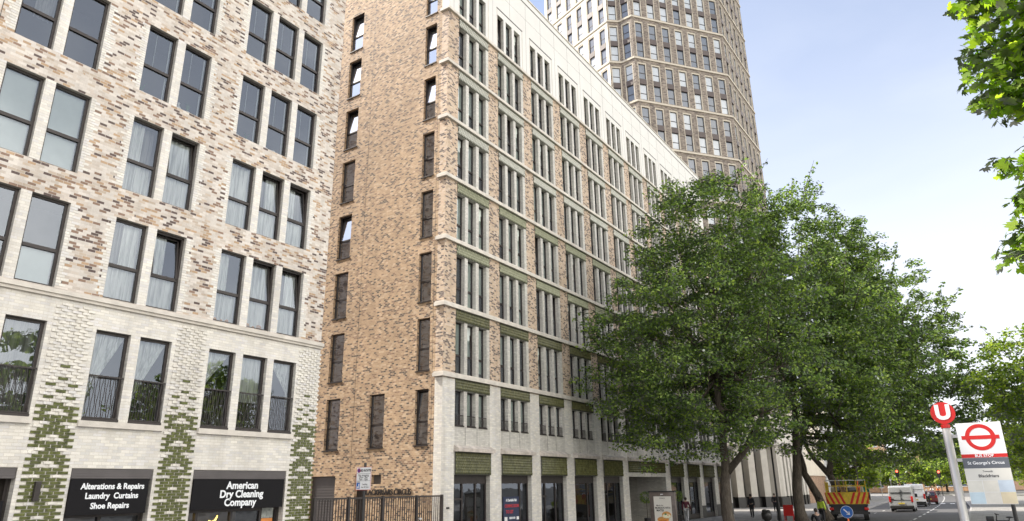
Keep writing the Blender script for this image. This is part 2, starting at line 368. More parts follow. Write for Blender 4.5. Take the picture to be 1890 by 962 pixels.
def slab(a, b, z0, z1, m, name):
    q = MB()
    for i in range(len(a)-1):
        P = [(a[i][0], a[i][1], z) for z in (z0,)]
        q.hexa([(a[i][0], a[i][1], z0), (b[i][0], b[i][1], z0), (a[i+1][0], a[i+1][1], z0), (b[i+1][0], b[i+1][1], z0),
                (a[i][0], a[i][1], z1), (b[i][0], b[i][1], z1), (a[i+1][0], a[i+1][1], z1), (b[i+1][0], b[i+1][1], z1)], m)
    return tag(q.build(name), kind='structure')
off = lambda L, d: [(x+d, y) for x, y in L]
slab([(-60, y) for x, y in LK], off(LK, -.15), -.14, 0, PAVE, 'pavement')
slab(off(RK, .15), [(40, y) for x, y in RK], -.14, 0, PAVE, 'pavement')
slab(off(LK, -.15), LK, -.14, .003, KERBM, 'kerb'); slab(RK, off(RK, .15), -.14, .003, KERBM, 'kerb')
q = MB()
y = -20.0
while y < 150:
    f_ = lambda yy: -5.0 if yy < 66 else -5.0-(yy-66)**2*.00033
    a, b_ = f_(y), f_(y+2.2); q.quad([(a-.07, y, -.116), (a+.07, y, -.116), (b_+.07, y+2.2, -.116), (b_-.07, y+2.2, -.116)], PAINT); y += 4.4
for yy in range(58, 100, 6):                        # cycle/bus lane marks by the left kerb
    q.quad([(-8.9, yy, -.116), (-8.78, yy, -.116), (-8.78, yy+1.6, -.116), (-8.9, yy+1.6, -.116)], PAINT)
for x in range(8): q.quad([(-10.4+x*1.0, 101, -.1155), (-9.9+x*1.0, 101, -.1155), (-10.1+x*1.0, 104, -.1155), (-10.6+x*1.0, 104, -.1155)], PAINT)
tag(q.build('road_markings'), kind='structure')
for yy, s in ((163, 1), (178, .6)):
    q = MB(); q.prism([(-10-2*s, yy), (-7+2*s, yy), (-6.5, yy+2.5), (-11, yy+2.5)], 'z', -.12, .02, PAVE); tag(q.build('traffic_island', fix=True), kind='structure')

# ------------------------------------------------------------------ windows
def win_meshes(F, u0, u1, z0, z1, d, transoms=(), mullions=(), fr=.055, open_=None, gm=None, tilt=False):
    """frame mesh and glass mesh of one window set at depth d behind face F"""
    a = MB(); g = MB(); t = .07
    a.fbox(F, u0, u0+fr, z0, z1, d, d+t, METAL); a.fbox(F, u1-fr, u1, z0, z1, d, d+t, METAL)
    a.fbox(F, u0+fr, u1-fr, z0, z0+fr, d, d+t, METAL); a.fbox(F, u0+fr, u1-fr, z1-fr, z1, d, d+t, METAL)
    for q in transoms:
        zz = z0+(z1-z0)*q; a.fbox(F, u0+fr, u1-fr, zz-.045, zz+.045, d+.002, d+t+.01, METAL)
    for q in mullions:
        u_ = u0+(u1-u0)*q; a.fbox(F, u_-.03, u_+.03, z0+fr, z1-fr, d+.004, d+t-.004, METAL)
    zz = [z0+fr]+[z0+(z1-z0)*q for q in transoms]+[z1-fr]
    for i in range(len(zz)-1):
        za, zb = zz[i], zz[i+1]
        if tilt and i == len(zz)-2:           # top sash tilted in/out at the head
            k = .16; ff = .05
            for (ua, ub, zc, zd) in ((u0+fr, u0+fr+ff, za, zb), (u1-fr-ff, u1-fr, za, zb), (u0+fr, u1-fr, za, za+ff), (u0+fr, u1-fr, zb-ff, zb)):
                dd = lambda z_: d+.05-(z_-za)/(zb-za)*k
                a.hexa([F(u_, z_, dd(z_)+e) for z_ in (zc, zd) for e in (0, .04) for u_ in (ua, ub)], METAL)
            g.quad([F(u0+fr, za, d+.06), F(u1-fr, za, d+.06), F(u1-fr, zb, d+.06-k), F(u0+fr, zb, d+.06-k)], gm or GLASS)
        else:
            g.quad([F(u0+fr, za, d+.03), F(u1-fr, za, d+.03), F(u1-fr, zb, d+.03), F(u0+fr, zb, d+.03)], gm or GLASS)
    return a, g
def window(par, F, u0, u1, z0, z1, d, **k):
    a, g = win_meshes(F, u0, u1, z0, z1, d, **k)
    f = a.build('window', par); g.build('glass', f); return f
def blind(par, F, u0, u1, z0, z1, d, m, name='blind'):
    b = MB(); b.fbox(F, u0+.02, u1-.02, z0, z1, d-.012, d, m); return b.build(name, par)
def curtain(par, F, u0, u1, z0, z1, d, m, shape='full', seed=0):
    """gathered cloth: folds in depth; shape full / left / right / swag / gap"""
    rnd = random.Random(seed); b = MB(); n = 22; rows = 6
    def edge(t):          # (ua,ub) at height fraction t from top
        W = u1-u0
        if shape == 'full': return u0, u1
        if shape == 'left': return u0, u0+W*.55
        if shape == 'right': return u0+W*.42, u1
        if shape == 'swagl': return u0, u0+W*max(.10, 1.0-1.25*t)
        if shape == 'swagr': return u0+W*min(.9, .0+1.25*t), u1
        return u0, u1
    k = len(b.v); mi = b.mat(m); ph = rnd.random()*6
    for r in range(rows+1):
        t = r/rows; ua, ub = edge(t)
        for i in range(n+1):
            s = i/n; b.v.append(F(ua+(ub-ua)*s, z1-(z1-z0)*t, d-.03+.025*math.sin(s*26+ph+math.sin(t*3)*.5)+.01*math.sin(s*57)))
    for r in range(rows):
        for i in range(n):
            a = k+r*(n+1)+i; b.f.append((a, a+1, a+n+2, a+n+1)); b.mi.append(mi)
    return b.build('curtain', par, smooth=True)
POT = plain('pale_ceramic', (.82, .80, .76), .3, var=.1); PLANT = plain('house_plant_leaf', (.07, .15, .05), .6, var=.4, vscale=14); PUMP = plain('orange_gourd', (.65, .28, .05), .5)
def pots(F, u0, u1, z, d, seed, orange=False):
    rnd = random.Random(seed); u = u0+.15
    while u < u1-.14:
        r = rnd.uniform(.05, .09); b = MB(); x, y, _ = F(u, 0, d)
        t = thing('window_pot' , 'small pot', 'pot', (x, y, z)); kind_ = rnd.choice(('vase', 'plant', 'bowl')) if not orange else 'gourd'
        if kind_ == 'vase': b.sphere((0, 0, r*1.2), r, POT, sc=(1, 1, 1.2)); b.tube([(0, 0, r*2), (0, 0, r*3.3), (0, 0, r*3.6)], [r*.4, r*.35, r*.6], POT)
        elif kind_ == 'gourd': b.sphere((0, 0, r*.9), r*1.2, PUMP, sc=(1.1, 1.1, .8)); b.tube([(0, 0, r*1.5), (0, 0, r*2.2)], [.012, .008], PLANT, 5)
        else: b.tube([(0, 0, 0), (0, 0, r*1.5)], [r*.7, r], POT, 10)
        child(b, 'pot', t, True)
        if kind_ == 'plant':
            c = MB()
            for q in range(16):
                an = rnd.uniform(0, 6.28); l = rnd.uniform(.12, .3); dx, dy = math.cos(an), math.sin(an)
                p0 = Vector((0, 0, r*1.5)); p1 = p0+Vector((dx*l*.3, dy*l*.3, l*.8)); p2 = p0+Vector((dx*l*.6, dy*l*.6, l)); sd_ = Vector((-dy, dx, 0))*.018
                c.quad([p0, p1-sd_, p2, p1+sd_], PLANT)
            child(c, 'leaves', t)
        yield t, kind_
        u += r*2+rnd.uniform(.05, .16)

# ------------------------------------------------------------------ building A: pale mixed brick block with shops
FA = face((-19, 0, 0), (0, 1, 0), (1, 0, 0))
A = thing('apartment_building', 'pale mixed brick apartment block with green brick piers over two shops', 'building', (-19, 8, 0))
GR = {0: [.98, 2.16, 3.34], 1: [5.68, 6.86], 2: [8.99, 10.18], 3: [12.31, 13.50, 14.68]}; WW = .925
floorsA = [(4.21, 6.56)]+[(7.44+3.19*k, 9.76+3.19*k) for k in range(6)]
opsA = []
for g_, us in GR.items():
    for u_ in us:
        for z0, z1 in floorsA: opsA.append((u_, round(u_+WW, 4), round(z0, 4), round(z1, 4)))
SH = [(.98, 4.26), (5.67, 7.78), (8.98, 11.10), (12.29, 15.57)]
for a_, b_ in SH: opsA.append((a_, b_, 0, 3.04))
def matA(u, z):
    if z < 7.3: return BR_W
    for us in GR.values():
        if us[0]-.0 < u < us[-1]+WW:
            k = (z-7.44) % 3.19
            if k < 2.32: return BR_W
    return BR_A
mb = MB(); wall(mb, FA, -1, 16.62, 0, 27, opsA, matA, .22, BR_W2)
ex = -34
mb.quad([(-19, 16.62, 0), (ex, 16.62, 0), (ex, 16.62, 27), (-19, 16.62, 27)], BR_A); mb.quad([(-19, -1, 0), (-19, -1, 27), (ex, -1, 27), (ex, -1, 0)], BR_A)
mb.quad([(ex, -1, 0), (ex, -1, 27), (ex, 16.62, 27), (ex, 16.62, 0)], BR_A); mb.quad([(ex, -1, 26.2), (-19, -1, 26.2), (-19, 16.62, 26.2), (ex, 16.62, 26.2)], STONE)
mb.build('wall', A)
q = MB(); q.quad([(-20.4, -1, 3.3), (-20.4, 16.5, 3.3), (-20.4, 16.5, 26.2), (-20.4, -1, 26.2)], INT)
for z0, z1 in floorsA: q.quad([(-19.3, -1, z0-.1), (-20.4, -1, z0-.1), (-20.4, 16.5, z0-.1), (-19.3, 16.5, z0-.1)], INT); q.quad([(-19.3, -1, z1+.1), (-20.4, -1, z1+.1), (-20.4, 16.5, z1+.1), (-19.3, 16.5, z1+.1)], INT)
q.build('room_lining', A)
# string course, two steps
q = MB(); q.fbox(FA, -1, 16.66, 7.27, 7.38, 0, .13, STONE); q.fbox(FA, -1, 16.64, 7.19, 7.27, 0, .08, STONE); q.fbox(FA, -1, 16.63, 7.38, 7.42, 0, .07, STONE_D); q.build('string_course', A)
# toothed white quoins beside every window group
q = MB(); rnd = random.Random(3); h = .078
for g_, us in GR.items():
    for (z0, z1) in floorsA[1:]:
        r0 = int(math.ceil(z0/h)); r1 = int(z1/h)
        for r in range(r0, r1):
            w1 = .13+.11*(r % 2)+rnd.choice((0, 0, .06)); w2 = .13+.11*((r+1) % 2)+rnd.choice((0, 0, .06))
            q.fbox(FA, us[0]-w1, us[0]-.001, r*h+.006, r*h+h-.004, 0, .006, BR_W); q.fbox(FA, us[-1]+WW+.001, us[-1]+WW+w2, r*h+.006, r*h+h-.004, 0, .006, BR_W)
q.build('white_quoins', A)
# projecting bricks on the piers, white above and green below
qw, qg = MB(), MB()
for cx, hw in ((8.39, .50), (11.70, .52), (16.17, .46), (4.97, .3)):
    n = 7
    for r in range(2, int(7.1/h)):
        z = r*h
        for i in range(-3, 4):
            u = cx+i*.262+(.131 if r % 2 else 0)
            if abs(u-cx) > hw: continue
            j = i*2+(r % 2)                     # half-brick index from the centre
            t = (z-4.3)
            if z < 4.45: green = not ((r+2*abs(j)) % 8 == 0 or (z > 2.9 and (r+2*abs(j)) % 8 == 1 and abs(j) < 4) or (z > 3.9 and abs(j) > 4))
            elif z < 5.75: green = (r % 4 == 0 and abs(j) == 2 and z < 5.0) or (r % 4 == 2 and j == 0) or (r % 4 == 0 and j == 0 and z > 5.2 and False)
            else: green = False
            if z > 5.9 or not green: qw.fbox(FA, u-.085, u+.085, z+.004, z+h-.008, 0, .028, BR_W)
            if green: qg.fbox(FA, u-.112, u+.112, z+.004, z+h-.008, 0, .026, GREENG)
qw.build('projecting_white_bricks', A); qg.build('green_brick_pattern', A)
# movement joint
q = MB(); q.fbox(FA, 5.30, 5.315, 7.45, 27, 0, .004, METAL); q.build('movement_joint', A)
# windows
SPEC = {(2, 1): 'blind', (3, 1): None, (1, 1): 'mix', (1, 2): 'c', (2, 2): 'c', (3, 2): 'pots', (1, 3): 'c', (2, 3): 'c', (3, 3): 'potsn', (4, 3): 'n'}
POTS = []
for gi, us in GR.items():
    for k, (z0, z1) in enumerate(floorsA):
        for wi, u_ in enumerate(us):
            sd_ = gi*100+k*10+wi
            tl = (k in (1, 2) and gi == 3 and wi > 0) or (k == 2 and gi == 2 and wi == 1) or (k == 1 and gi == 2 and wi == 1)
            if k == 0: f = window(A, FA, u_, u_+WW, z0, z1, -.20, transoms=(), fr=.07)
            else: f = window(A, FA, u_, u_+WW, z0, z1, -.20, transoms=(.42,), fr=.065, tilt=tl)
            if k == 0:
                curtain(f, FA, u_+.07, u_+WW-.02, z0+.9 if gi == 3 else z0+.1, z1-.04, -.26, CURT if gi > 1 else CURTG, {0: 'full', 1: 'full', 2: ('swagl', 'swagl')[wi % 2], 3: ('swagl', 'full', 'swagr')[wi]}[gi], sd_)
                # railing with slightly zig-zag bars
                q = MB(); q.fbox(FA, u_+.01, u_+WW-.01, 5.345, 5.38, -.05, -.005, METAL); q.fbox(FA, u_+.01, u_+WW-.01, 4.28, 4.31, -.05, -.005, METAL); q.fbox(FA, u_, u_+WW, 4.212, 4.27, -.12, .03, METAL)
                for i in range(13):
                    uu_ = u_+.05+i*(WW-.1)/12; o_ = .015*(1 if i % 2 else -1)
                    pts = [FA(uu_+(o_ if j % 2 else -o_)*(1), 4.31+j*.345, -.028) for j in range(4)]
                    q.tube(pts, .009, METAL, 4, False)
                q.build('balcony_railing', A)
            elif gi == 1 and k == 2: blind(f, FA, u_+.05, u_+WW-.05, z0+.05, z1-.05, -.26, BLIND)
            elif gi == 1 and k == 1: 
                if wi == 1: blind(f, FA, u_+.05, u_+WW-.05, z0+.05, z0+1.0, -.26, BLIND)
            elif gi == 1 and k == 3: 
                if wi == 0: curtain(f, FA, u_+.05, u_+WW-.04, z0+.9, z1-.05, -.27, CURTG, 'right', sd_)
            elif k in (1, 2) and gi in (2, 3):
                curtain(f, FA, u_+.05, u_+WW-.04, z0+.05, z0+1.0, -.26, CURT, 'full', sd_)
                curtain(f, FA, u_+.05, u_+WW-.04, z0+.95, z1-.04, -.30, CURT, ('right', 'left', 'full')[(wi+gi+k) % 3], sd_+1)
                if (wi+gi) % 3: curtain(f, FA, u_+.05, u_+WW-.04, z0+.95, z1-.04, -.42, CURTG, 'full', sd_+2)
            elif k >= 5: blind(f, FA, u_+.05, u_+WW-.05, z0+1.1, z1-.05, -.30, BLIND2)
            else:
                blind(f, FA, u_+.38, u_+.41, z0+.98, z1-.05, -.27, BLIND, 'blind_cord'); blind(f, FA, u_+WW-.12, u_+WW-.05, z0+.05, z1-.05, -.28, BLIND, 'curtain_edge')
            if (gi, k) in ((2, 3), (3, 3)): POTS.append((u_, z0, sd_, False))
            if (gi, k) == (3, 1) and wi < 2: POTS.append((u_, z0, sd_, True))
for a_, b_ in ((.8, 4.44), (5.5, 7.84), (8.9, 11.17), (12.22, 15.66)):
    q = MB(); q.fbox(FA, a_, b_, 4.05, 4.20, 0, .10, STONE); q.build('window_sill', A)
gnames = {2: 'paired', 3: 'triple'}
ordw = ['first', 'second', 'third', 'fourth', 'fifth', 'sixth']
for (u_, z0, sd_, orange) in POTS:
    gi, k, wi = sd_//100, (sd_//10) % 10, sd_ % 10
    for n_, (t, kd) in enumerate(pots(FA, u_+.08, u_+WW-.06, z0+.06, -.34, sd_, orange)):
        where = {(2, 3, 0): 'left one of the paired windows three floors above the sill-less string course', (2, 3, 1): 'right one of the paired windows three floors above the string course'}.get((gi, k, wi))
        fl = {1: 'lowest brick floor', 3: 'third brick floor'}[k]
        pos = {(2, 0): 'left paired window', (2, 1): 'right paired window', (3, 0): 'left triple window', (3, 1): 'middle triple window', (3, 2): 'right triple window'}[(gi, wi)]
        nm = {'vase': 'cream long-necked vase', 'plant': 'green plant in pale pot', 'bowl': 'plain pale pot', 'gourd': 'round orange gourd'}[kd]
        t['label'] = f'{nm}, {ordw[n_]} on the sill of {pos}, {fl}'; t['category'] = {'vase': 'vase', 'plant': 'potted plant', 'bowl': 'pot', 'gourd': 'gourd'}[kd]; t['group'] = 'pots and ornaments on the window sills'
        t.name = {'vase': 'vase', 'plant': 'potted_plant', 'bowl': 'plant_pot', 'gourd': 'gourd'}[kd]
# shops
def shop(par, F, a, b, doors, warm=True):
    s = MB(); s.fbox(F, a, a+.07, 0, 2.78, -.42, -.32, METAL); s.fbox(F, b-.07, b, 0, 2.78, -.42, -.32, METAL); s.fbox(F, a+.07, b-.07, 1.86, 1.97, -.42, -.32, METAL)
    s.fbox(F, a+.07, b-.07, 0, .3, -.41, -.33, METAL)
    for m_ in doors: s.fbox(F, m_-.04, m_+.04, .3, 1.86, -.43, -.31, METAL)
    fr = s.build('shop_front', par)
    g = MB(); g.quad([F(a+.07, .3, -.37), F(b-.07, .3, -.37), F(b-.07, 1.86, -.37), F(a+.07, 1.86, -.37)], GLASSD); g.build('glass', fr)
    q = MB(); q.quad([F(a, 0, -2.4), F(b, 0, -2.4), F(b, 3, -2.4), F(a, 3, -2.4)], INTW)
    for x in (a, b): q.quad([F(x, 0, -2.4), F(x, 0, -.22), F(x, 3, -.22), F(x, 3, -2.4)], INT)
    q.quad([F(a, 2.9, -.3), F(b, 2.9, -.3), F(b, 2.9, -2.4), F(a, 2.9, -2.4)], INT); q.build('shop_interior', par)
    z = MB(); z.fbox(F, a+.02, b-.02, 2.79, 3.035, -.16, -.03, SHUT)
    for i in range(4): z.fbox(F, a+.02, b-.02, 2.80+i*.06, 2.83+i*.06, -.03, -.018, SHUT)
    z.build('shutter_box', par)
shop(A, FA, .98, 4.26, (2.6,)); shop(A, FA, 5.67, 7.78, (6.7,)); shop(A, FA, 8.98, 11.10, (10.0,)); shop(A, FA, 12.29, 15.57, (12.75, 13.9, 14.95))
def board(a, b, z0, z1, lines, label):
    t = thing('shop_sign', label, 'sign', (-18.97, (a+b)/2, z0), group='black shop fascia signs')
    s = MB(); s.fbox(FA, a, b, z0, z1, .0, .06, SIGNB); s.build('sign_panel', t)
    for (tx, sz, yy, zz, sq) in lines: letters(tx, sz, LET, t, (-18.935, yy, zz), '+x', bold=sz*.03, squash=sq)
board(8.99, 10.98, 1.93, 2.78, [('Alterations & Repairs', .20, 10.05, 2.60, .93), ('Laundry  Curtains', .20, 10.05, 2.37, .93), ('Shoe Repairs', .20, 10.03, 2.13, .93)], 'black sign with white words Alterations and Repairs, Laundry, Curtains, Shoe Repairs')
board(12.30, 15.46, 1.95, 2.785, [('American', .29, 13.93, 2.60, .98), ('Dry Cleaning', .29, 13.93, 2.355, .98), ('Company', .29, 13.90, 2.12, .98)], 'black sign with white words American Dry Cleaning Company above the lit shop')
board(5.7, 7.60, 1.95, 2.3, [], 'low dark blank fascia strip over the leftmost shop window')
m, n, b = newmat('warm_lamp'); b.inputs['Base Color'].default_value = (1, .6, .1, 1); b.inputs['Emission Color'].default_value = (1, .62, .12, 1); b.inputs['Emission Strength'].default_value = 2.0; LAMPM = m
for i, (yy, zz, lab) in enumerate(((12.42, 1.72, 'curved amber lamp glowing beside the left edge of the dry cleaning shop'), (13.5, 1.66, 'curved amber lamp glowing inside the dry cleaning shop doors'))):
    q = MB(); q.tube([FA(yy-.14, zz-.04, -.6), FA(yy-.05, zz-.09, -.6), FA(yy+.06, zz-.05, -.6), FA(yy+.12, zz+.05, -.6), FA(yy+.13, zz+.10, -.6)], [.02, .03, .03, .02, .015], LAMPM, 8)
    tag(q.build('curved_lamp', smooth=True), lab, 'lamp', 'amber lamps in the dry cleaning shop')
q = MB(); q.fbox(FA, 15.0, 15.42, 1.25, 1.62, -.34, -.31, plain('orange_poster', (.70, .25, .06), .6)); q.fbox(FA, 15.0, 15.42, 1.63, 1.93, -.34, -.31, plain('grey_picture', (.30, .32, .30), .6, var=.4, vscale=9)); tag(q.build('window_poster'), 'orange and grey poster in the right side panel of the dry cleaner', 'poster')
q = MB(); q.fbox(FA, 8.18, 8.30, 2.28, 2.72, .03, .13, METAL); tag(q.build('wall_lamp'), 'slim dark rectangular lamp on the green brick pier', 'lamp')

# ------------------------------------------------------------------ building B
B = thing('office_building', 'long ten storey brown brick block with white window bays and green tiled shopfronts', 'building', (-19, 43, 0))
FS = face((0, 23.5, 0), (1, 0, 0), (0, -1, 0))
NB = 11; PITCH = 3.58; E0 = 24.38; PW_ = .92; UW, MW = .65, .2367
bays = [(E0+PITCH*k, E0+PITCH*(k+1)-PW_) for k in range(NB)]
YE = E0+PITCH*NB; S = [7.30+3.168*k for k in range(7)]; ZT = 31.9
opsB = []; wins = []
def units(a): return [(a+i*(UW+MW), a+i*(UW+MW)+UW) for i in range(3)]
for k, (a, b_) in enumerate(bays):
    for i, (p, q_) in enumerate(units(a)):
        opsB.append((p, q_, 5.04, 6.56)); wins.append((k, -1, i, p, q_, 5.04, 6.56))
        for f, s_k in enumerate(S):
            z0, z1 = s_k+.02, s_k+(2.40 if f < 6 else 2.33); opsB.append((p, q_, round(z0, 4), round(z1, 4))); wins.append((k, f, i, p, q_, z0, z1))
ENT = (bays[5][0], bays[6][1])
for k, (a, b_) in enumerate(bays):
    if k == 5: opsB.append((ENT[0], ENT[1], 0, 2.99))
    elif k != 6: opsB.append((a, b_, 0, 2.99))
def matB(u, z):
    if z < 7.05:
        if z < .9 and u > 46: return BLACKST
        return BR_W2 if any(a < u < b_ for a, b_ in bays) else BR_W
    if z > 26.2: return PARAPET
    for a, b_ in bays:
        if a < u < b_: return BR_W2
    return BR_P
mb = MB(); wall(mb, FA, 23.5, YE, 0, ZT, opsB, matB, .29, BR_W2, extra_u=[x for p in bays for x in p], extra_z=[.9, 7.05, 26.2])
SW = []
for i in range(8):
    zt = (6.60, 9.80, 12.97, 16.12, 19.27, 22.42, 25.60, 28.65)[i]
    SW.append((-26.17, -25.22, zt-2.38, zt)); SW.append((-20.53, -19.77, zt-2.38, zt))
SW.append((-23.30, -22.36, 4.22, 6.60))
opsS = [(a, b_, round(c, 4), round(e, 4)) for a, b_, c, e in SW]+[(-26.95, -25.24, 0, 3.05), (-23.97, -23.35, 0, 3.05), (-22.95, -22.37, 2.66, 3.05)]
def matS(u, z):
    if u > -19.43: return BR_W if z < 7.05 else (PARAPET if z > 26.2 else BR_P)
    return BR_B
wall(mb, FS, -37, -19, 0, ZT, opsS, matS, .24, BR_B, extra_u=[-19.43], extra_z=[7.05, 26.2])
mb.quad([(-37, YE, 0), (-19, YE, 0), (-19, YE, ZT), (-37, YE, ZT)], BR_B); mb.quad([(-37, 23.5, 0), (-37, YE, 0), (-37, YE, ZT), (-37, 23.5, ZT)], BR_B)
mb.quad([(-37, 23.5, 31.2), (-19, 23.5, 31.2), (-19, YE, 31.2), (-37, YE, 31.2)], STONE)
mb.build('wall', B)
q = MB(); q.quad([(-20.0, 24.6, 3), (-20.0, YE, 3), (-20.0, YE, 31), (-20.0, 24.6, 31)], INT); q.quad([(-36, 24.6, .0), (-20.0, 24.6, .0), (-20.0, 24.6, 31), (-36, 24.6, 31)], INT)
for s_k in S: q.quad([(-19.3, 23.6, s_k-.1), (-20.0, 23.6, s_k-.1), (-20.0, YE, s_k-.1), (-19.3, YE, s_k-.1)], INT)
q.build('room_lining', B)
# string courses with return on the corner
for k, s_k in enumerate(S):
    q = MB(); q.fbox(FA, 23.36, YE, s_k-.22, s_k-.06, 0, .13, STONE); q.fbox(FA, 23.42, YE, s_k-.06, s_k, 0, .07, STONE); 
    q.fbox(FS, -19.47, -19.0, s_k-.22, s_k-.06, 0, .139, STONE); q.fbox(FS, -19.46, -19.0, s_k-.06, s_k, 0, .079, STONE)
    q.build('string_course', B)
q = MB(); q.fbox(FA, 23.47, YE, 31.36, 31.44, 0, .012, METAL); q.fbox(FA, 23.44, YE+.04, 31.86, 31.95, -.3, .05, STONE); q.fbox(FS, -37, -19.06, 31.86, 31.95, -.3, .05, STONE); q.build('roof_coping', B)
q = MB()
for a, b_ in bays: q.fbox(FA, a-.46, a-.452, 26.4, 31.35, 0, .004, METAL); q.fbox(FA, (a+b_)/2, (a+b_)/2+.008, 29.15, 31.35, 0, .004, METAL)
q.fbox(FA, 23.47, YE, 30.2, 30.208, 0, .004, METAL); q.build('cladding_joints', B)
q = MB(); q.fbox(FS, -24.30, -24.285, 3.2, 31.8, 0, .004, METAL); q.fbox(FS, -19.60, -19.588, 3.2, 31.8, 0, .004, METAL); q.build('movement_joint', B)
for a, b_ in bays:
    q = MB(); q.fbox(FA, a-.06, b_+.06, 29.05, 29.12, 0, .014, METAL); q.fbox(FA, a-.04, a, 26.32, 29.05, 0, .012, STONE); q.fbox(FA, b_, b_+.04, 26.32, 29.05, 0, .012, STONE); q.build('recessed_panel_edge', B)
def tiles(u0, u1, z0, z1, m, name, cw=.125, chh=.25, hh=.055, d=.0):
    b = MB(); b.fbox(FA, u0, u1, z0, z1, d, d+.02, TILEGAP); mi = b.mat(m); n = int((u1-u0)/cw); rws = max(2, int(round((z1-z0)/(chh/2)))); ch2 = (z1-z0)/rws
    cw = (u1-u0)/n
    for j in range(rws-1):
        for i in range(n):
            u = u0+(i+.5)*cw+(cw/2 if j % 2 else 0)
            if u+cw/2 > u1+.001: continue
            zc = z0+(j+1)*ch2; d0 = d+.021
            L_, R2, T, Bm, Ap = FA(u-cw*.43, zc, d0), FA(u+cw*.43, zc, d0), FA(u, zc+ch2*.86, d0), FA(u, zc-ch2*.86, d0), FA(u-cw*.05, zc-ch2*.35, d0+hh)
            k = len(b.v); b.v += [L_, R2, T, Bm, Ap]
            for f in ((0, 4, 2), (2, 4, 1), (0, 3, 4), (3, 1, 4)): b.f.append(tuple(k+x for x in f)); b.mi.append(mi)
    return b.build(name, B)
for k, (a, b_) in enumerate(bays):
    if k == 5: tiles(ENT[0], ENT[1], 3.25, 3.94, GREENT, 'tile_panel', d=.02)
    elif k != 6: tiles(a+.002, b_-.002, 2.99, 3.94, GREENT, 'tile_panel', d=.05)
    tiles(a+.002, b_-.002, 6.57, 7.08, GREENT, 'tile_band')
    for f in range(6):
        tiles(a+.002, b_-.002, S[f]+2.41, S[f+1]-.22, GREENT if f < 1 else GREENM if f < 3 else PALET, 'tile_band')
    if k != 6:
        x0, x1 = (a-.03, b_+.10) if k != 5 else (ENT[0]-.03, ENT[1]+.1)
        q = MB(); q.prism([(-19, 3.94), (-18.74, 3.94), (-18.74, 4.09), (-18.86, 4.14), (-19, 4.22)], 'y', x0, x1, STONE_D); q.build('shop_cornice', B, fix=True)
    q = MB()
    for uu_ in (a+UW+MW/2, a+2*UW+MW*1.5): q.fbox(FA, uu_-.008, uu_+.008, 4.23, 5.02, 0, .005, METAL)
    q.build('panel_joint', B)
# windows: the nearest as parts, the rest as one
rest_f, rest_g, rest_b = MB(), MB(), MB()
proto = {}
rnd = random.Random(11)
nind = 0
for (k, f, i, p, q_, z0, z1) in wins:
    tl = rnd.random() < .13; typ = rnd.choice((0, 0, 0, 1, 1, 2, 3, 3)); 
    ind = (k < 3) or (k == 3 and f in (-1, 0, 1, 2) and nind < 83)
    if ind:
        nind += 1
        key = (f == -1, f == 6, tl)
        if key not in proto:
            a, g = win_meshes(FA, 0, UW, 0, z1-z0, -.27, transoms=(.36,) if f >= 0 else (), fr=.036, gm=GLASSB, tilt=tl if f >= 0 else False)
            proto[key] = (a.mesh('window'), g.mesh('glass'))
        o = link(proto[key][0], 'window', B, (0, p, z0)); link(proto[key][1], 'glass', o, (0, p, z0))
        if typ < 3:
            kk = ('b', typ, f == -1, f == 6)
            if kk not in proto:
                H_ = z1-z0; b2 = MB(); b2.fbox(FA, .03, UW-.03, {0: .05, 1: H_*.38, 2: H_*.1}[typ], H_-.05, -.31, -.30, (BLIND2, BLIND, BLIND2)[typ]); proto[kk] = b2.mesh('blind')
            link(proto[kk], 'blind', o, (0, p, z0))
    else:
        Fq = (lambda P, Z: (lambda u, z, d=0: FA(u+P, z+Z, d)))(p, z0)
        a, g = win_meshes(Fq, 0, UW, 0, z1-z0, -.27, transoms=(.36,) if f >= 0 else (), fr=.036, gm=GLASSB)
        for src, dst in ((a, rest_f), (g, rest_g)):
            o_ = len(dst.v); dst.v += src.v; dst.f += [tuple(o_+x for x in ff) for ff in src.f]; dst.mi += [dst.mat(src.m[x]) for x in src.mi]
        if typ < 3: rest_b.fbox(Fq, .03, UW-.03, {0: .05, 1: .9, 2: .2}[typ], z1-z0-.05, -.31, -.30, (BLIND2, BLIND, BLIND2)[typ])
o = rest_f.build('window', B); tag(o, kind='stuff'); rest_g.build('glass', o); rest_b.build('blind', o)
for j, (a, b_, c, e) in enumerate(SW):
    f = window(B, FS, a, b_, c, e, -.20, transoms=(.42,), tilt=(j in (12, 13, 10, 11, 14, 6, 1)), fr=.06, gm=GLASSM)
    blind(f, FS, a+.05, b_-.05, c+.05, e-.05, -.33, BLIND2 if j % 3 else BLIND)
    q = MB(); q.fbox(FS, a-.03, b_+.03, c-.05, c, -.2, .05, METAL); q.build('window_sill', B)
for a, b_, z0, name in ((-26.95, -25.24, 0, 'garage_shutter'), (-23.97, -23.35, 0, 'side_door'), (-22.95, -22.37, 2.66, 'vent_grille')):
    q = MB(); q.fbox(FS, a, b_, z0, 3.05, -.22, -.16, SHUT if name != 'side_door' else METAL)
    z = z0+.06
    while z < 3.0 and name != 'side_door': q.fbox(FS, a+.02, b_-.02, z, z+.04, -.16, -.14, SHUT); z += .12
    q.build(name, B)
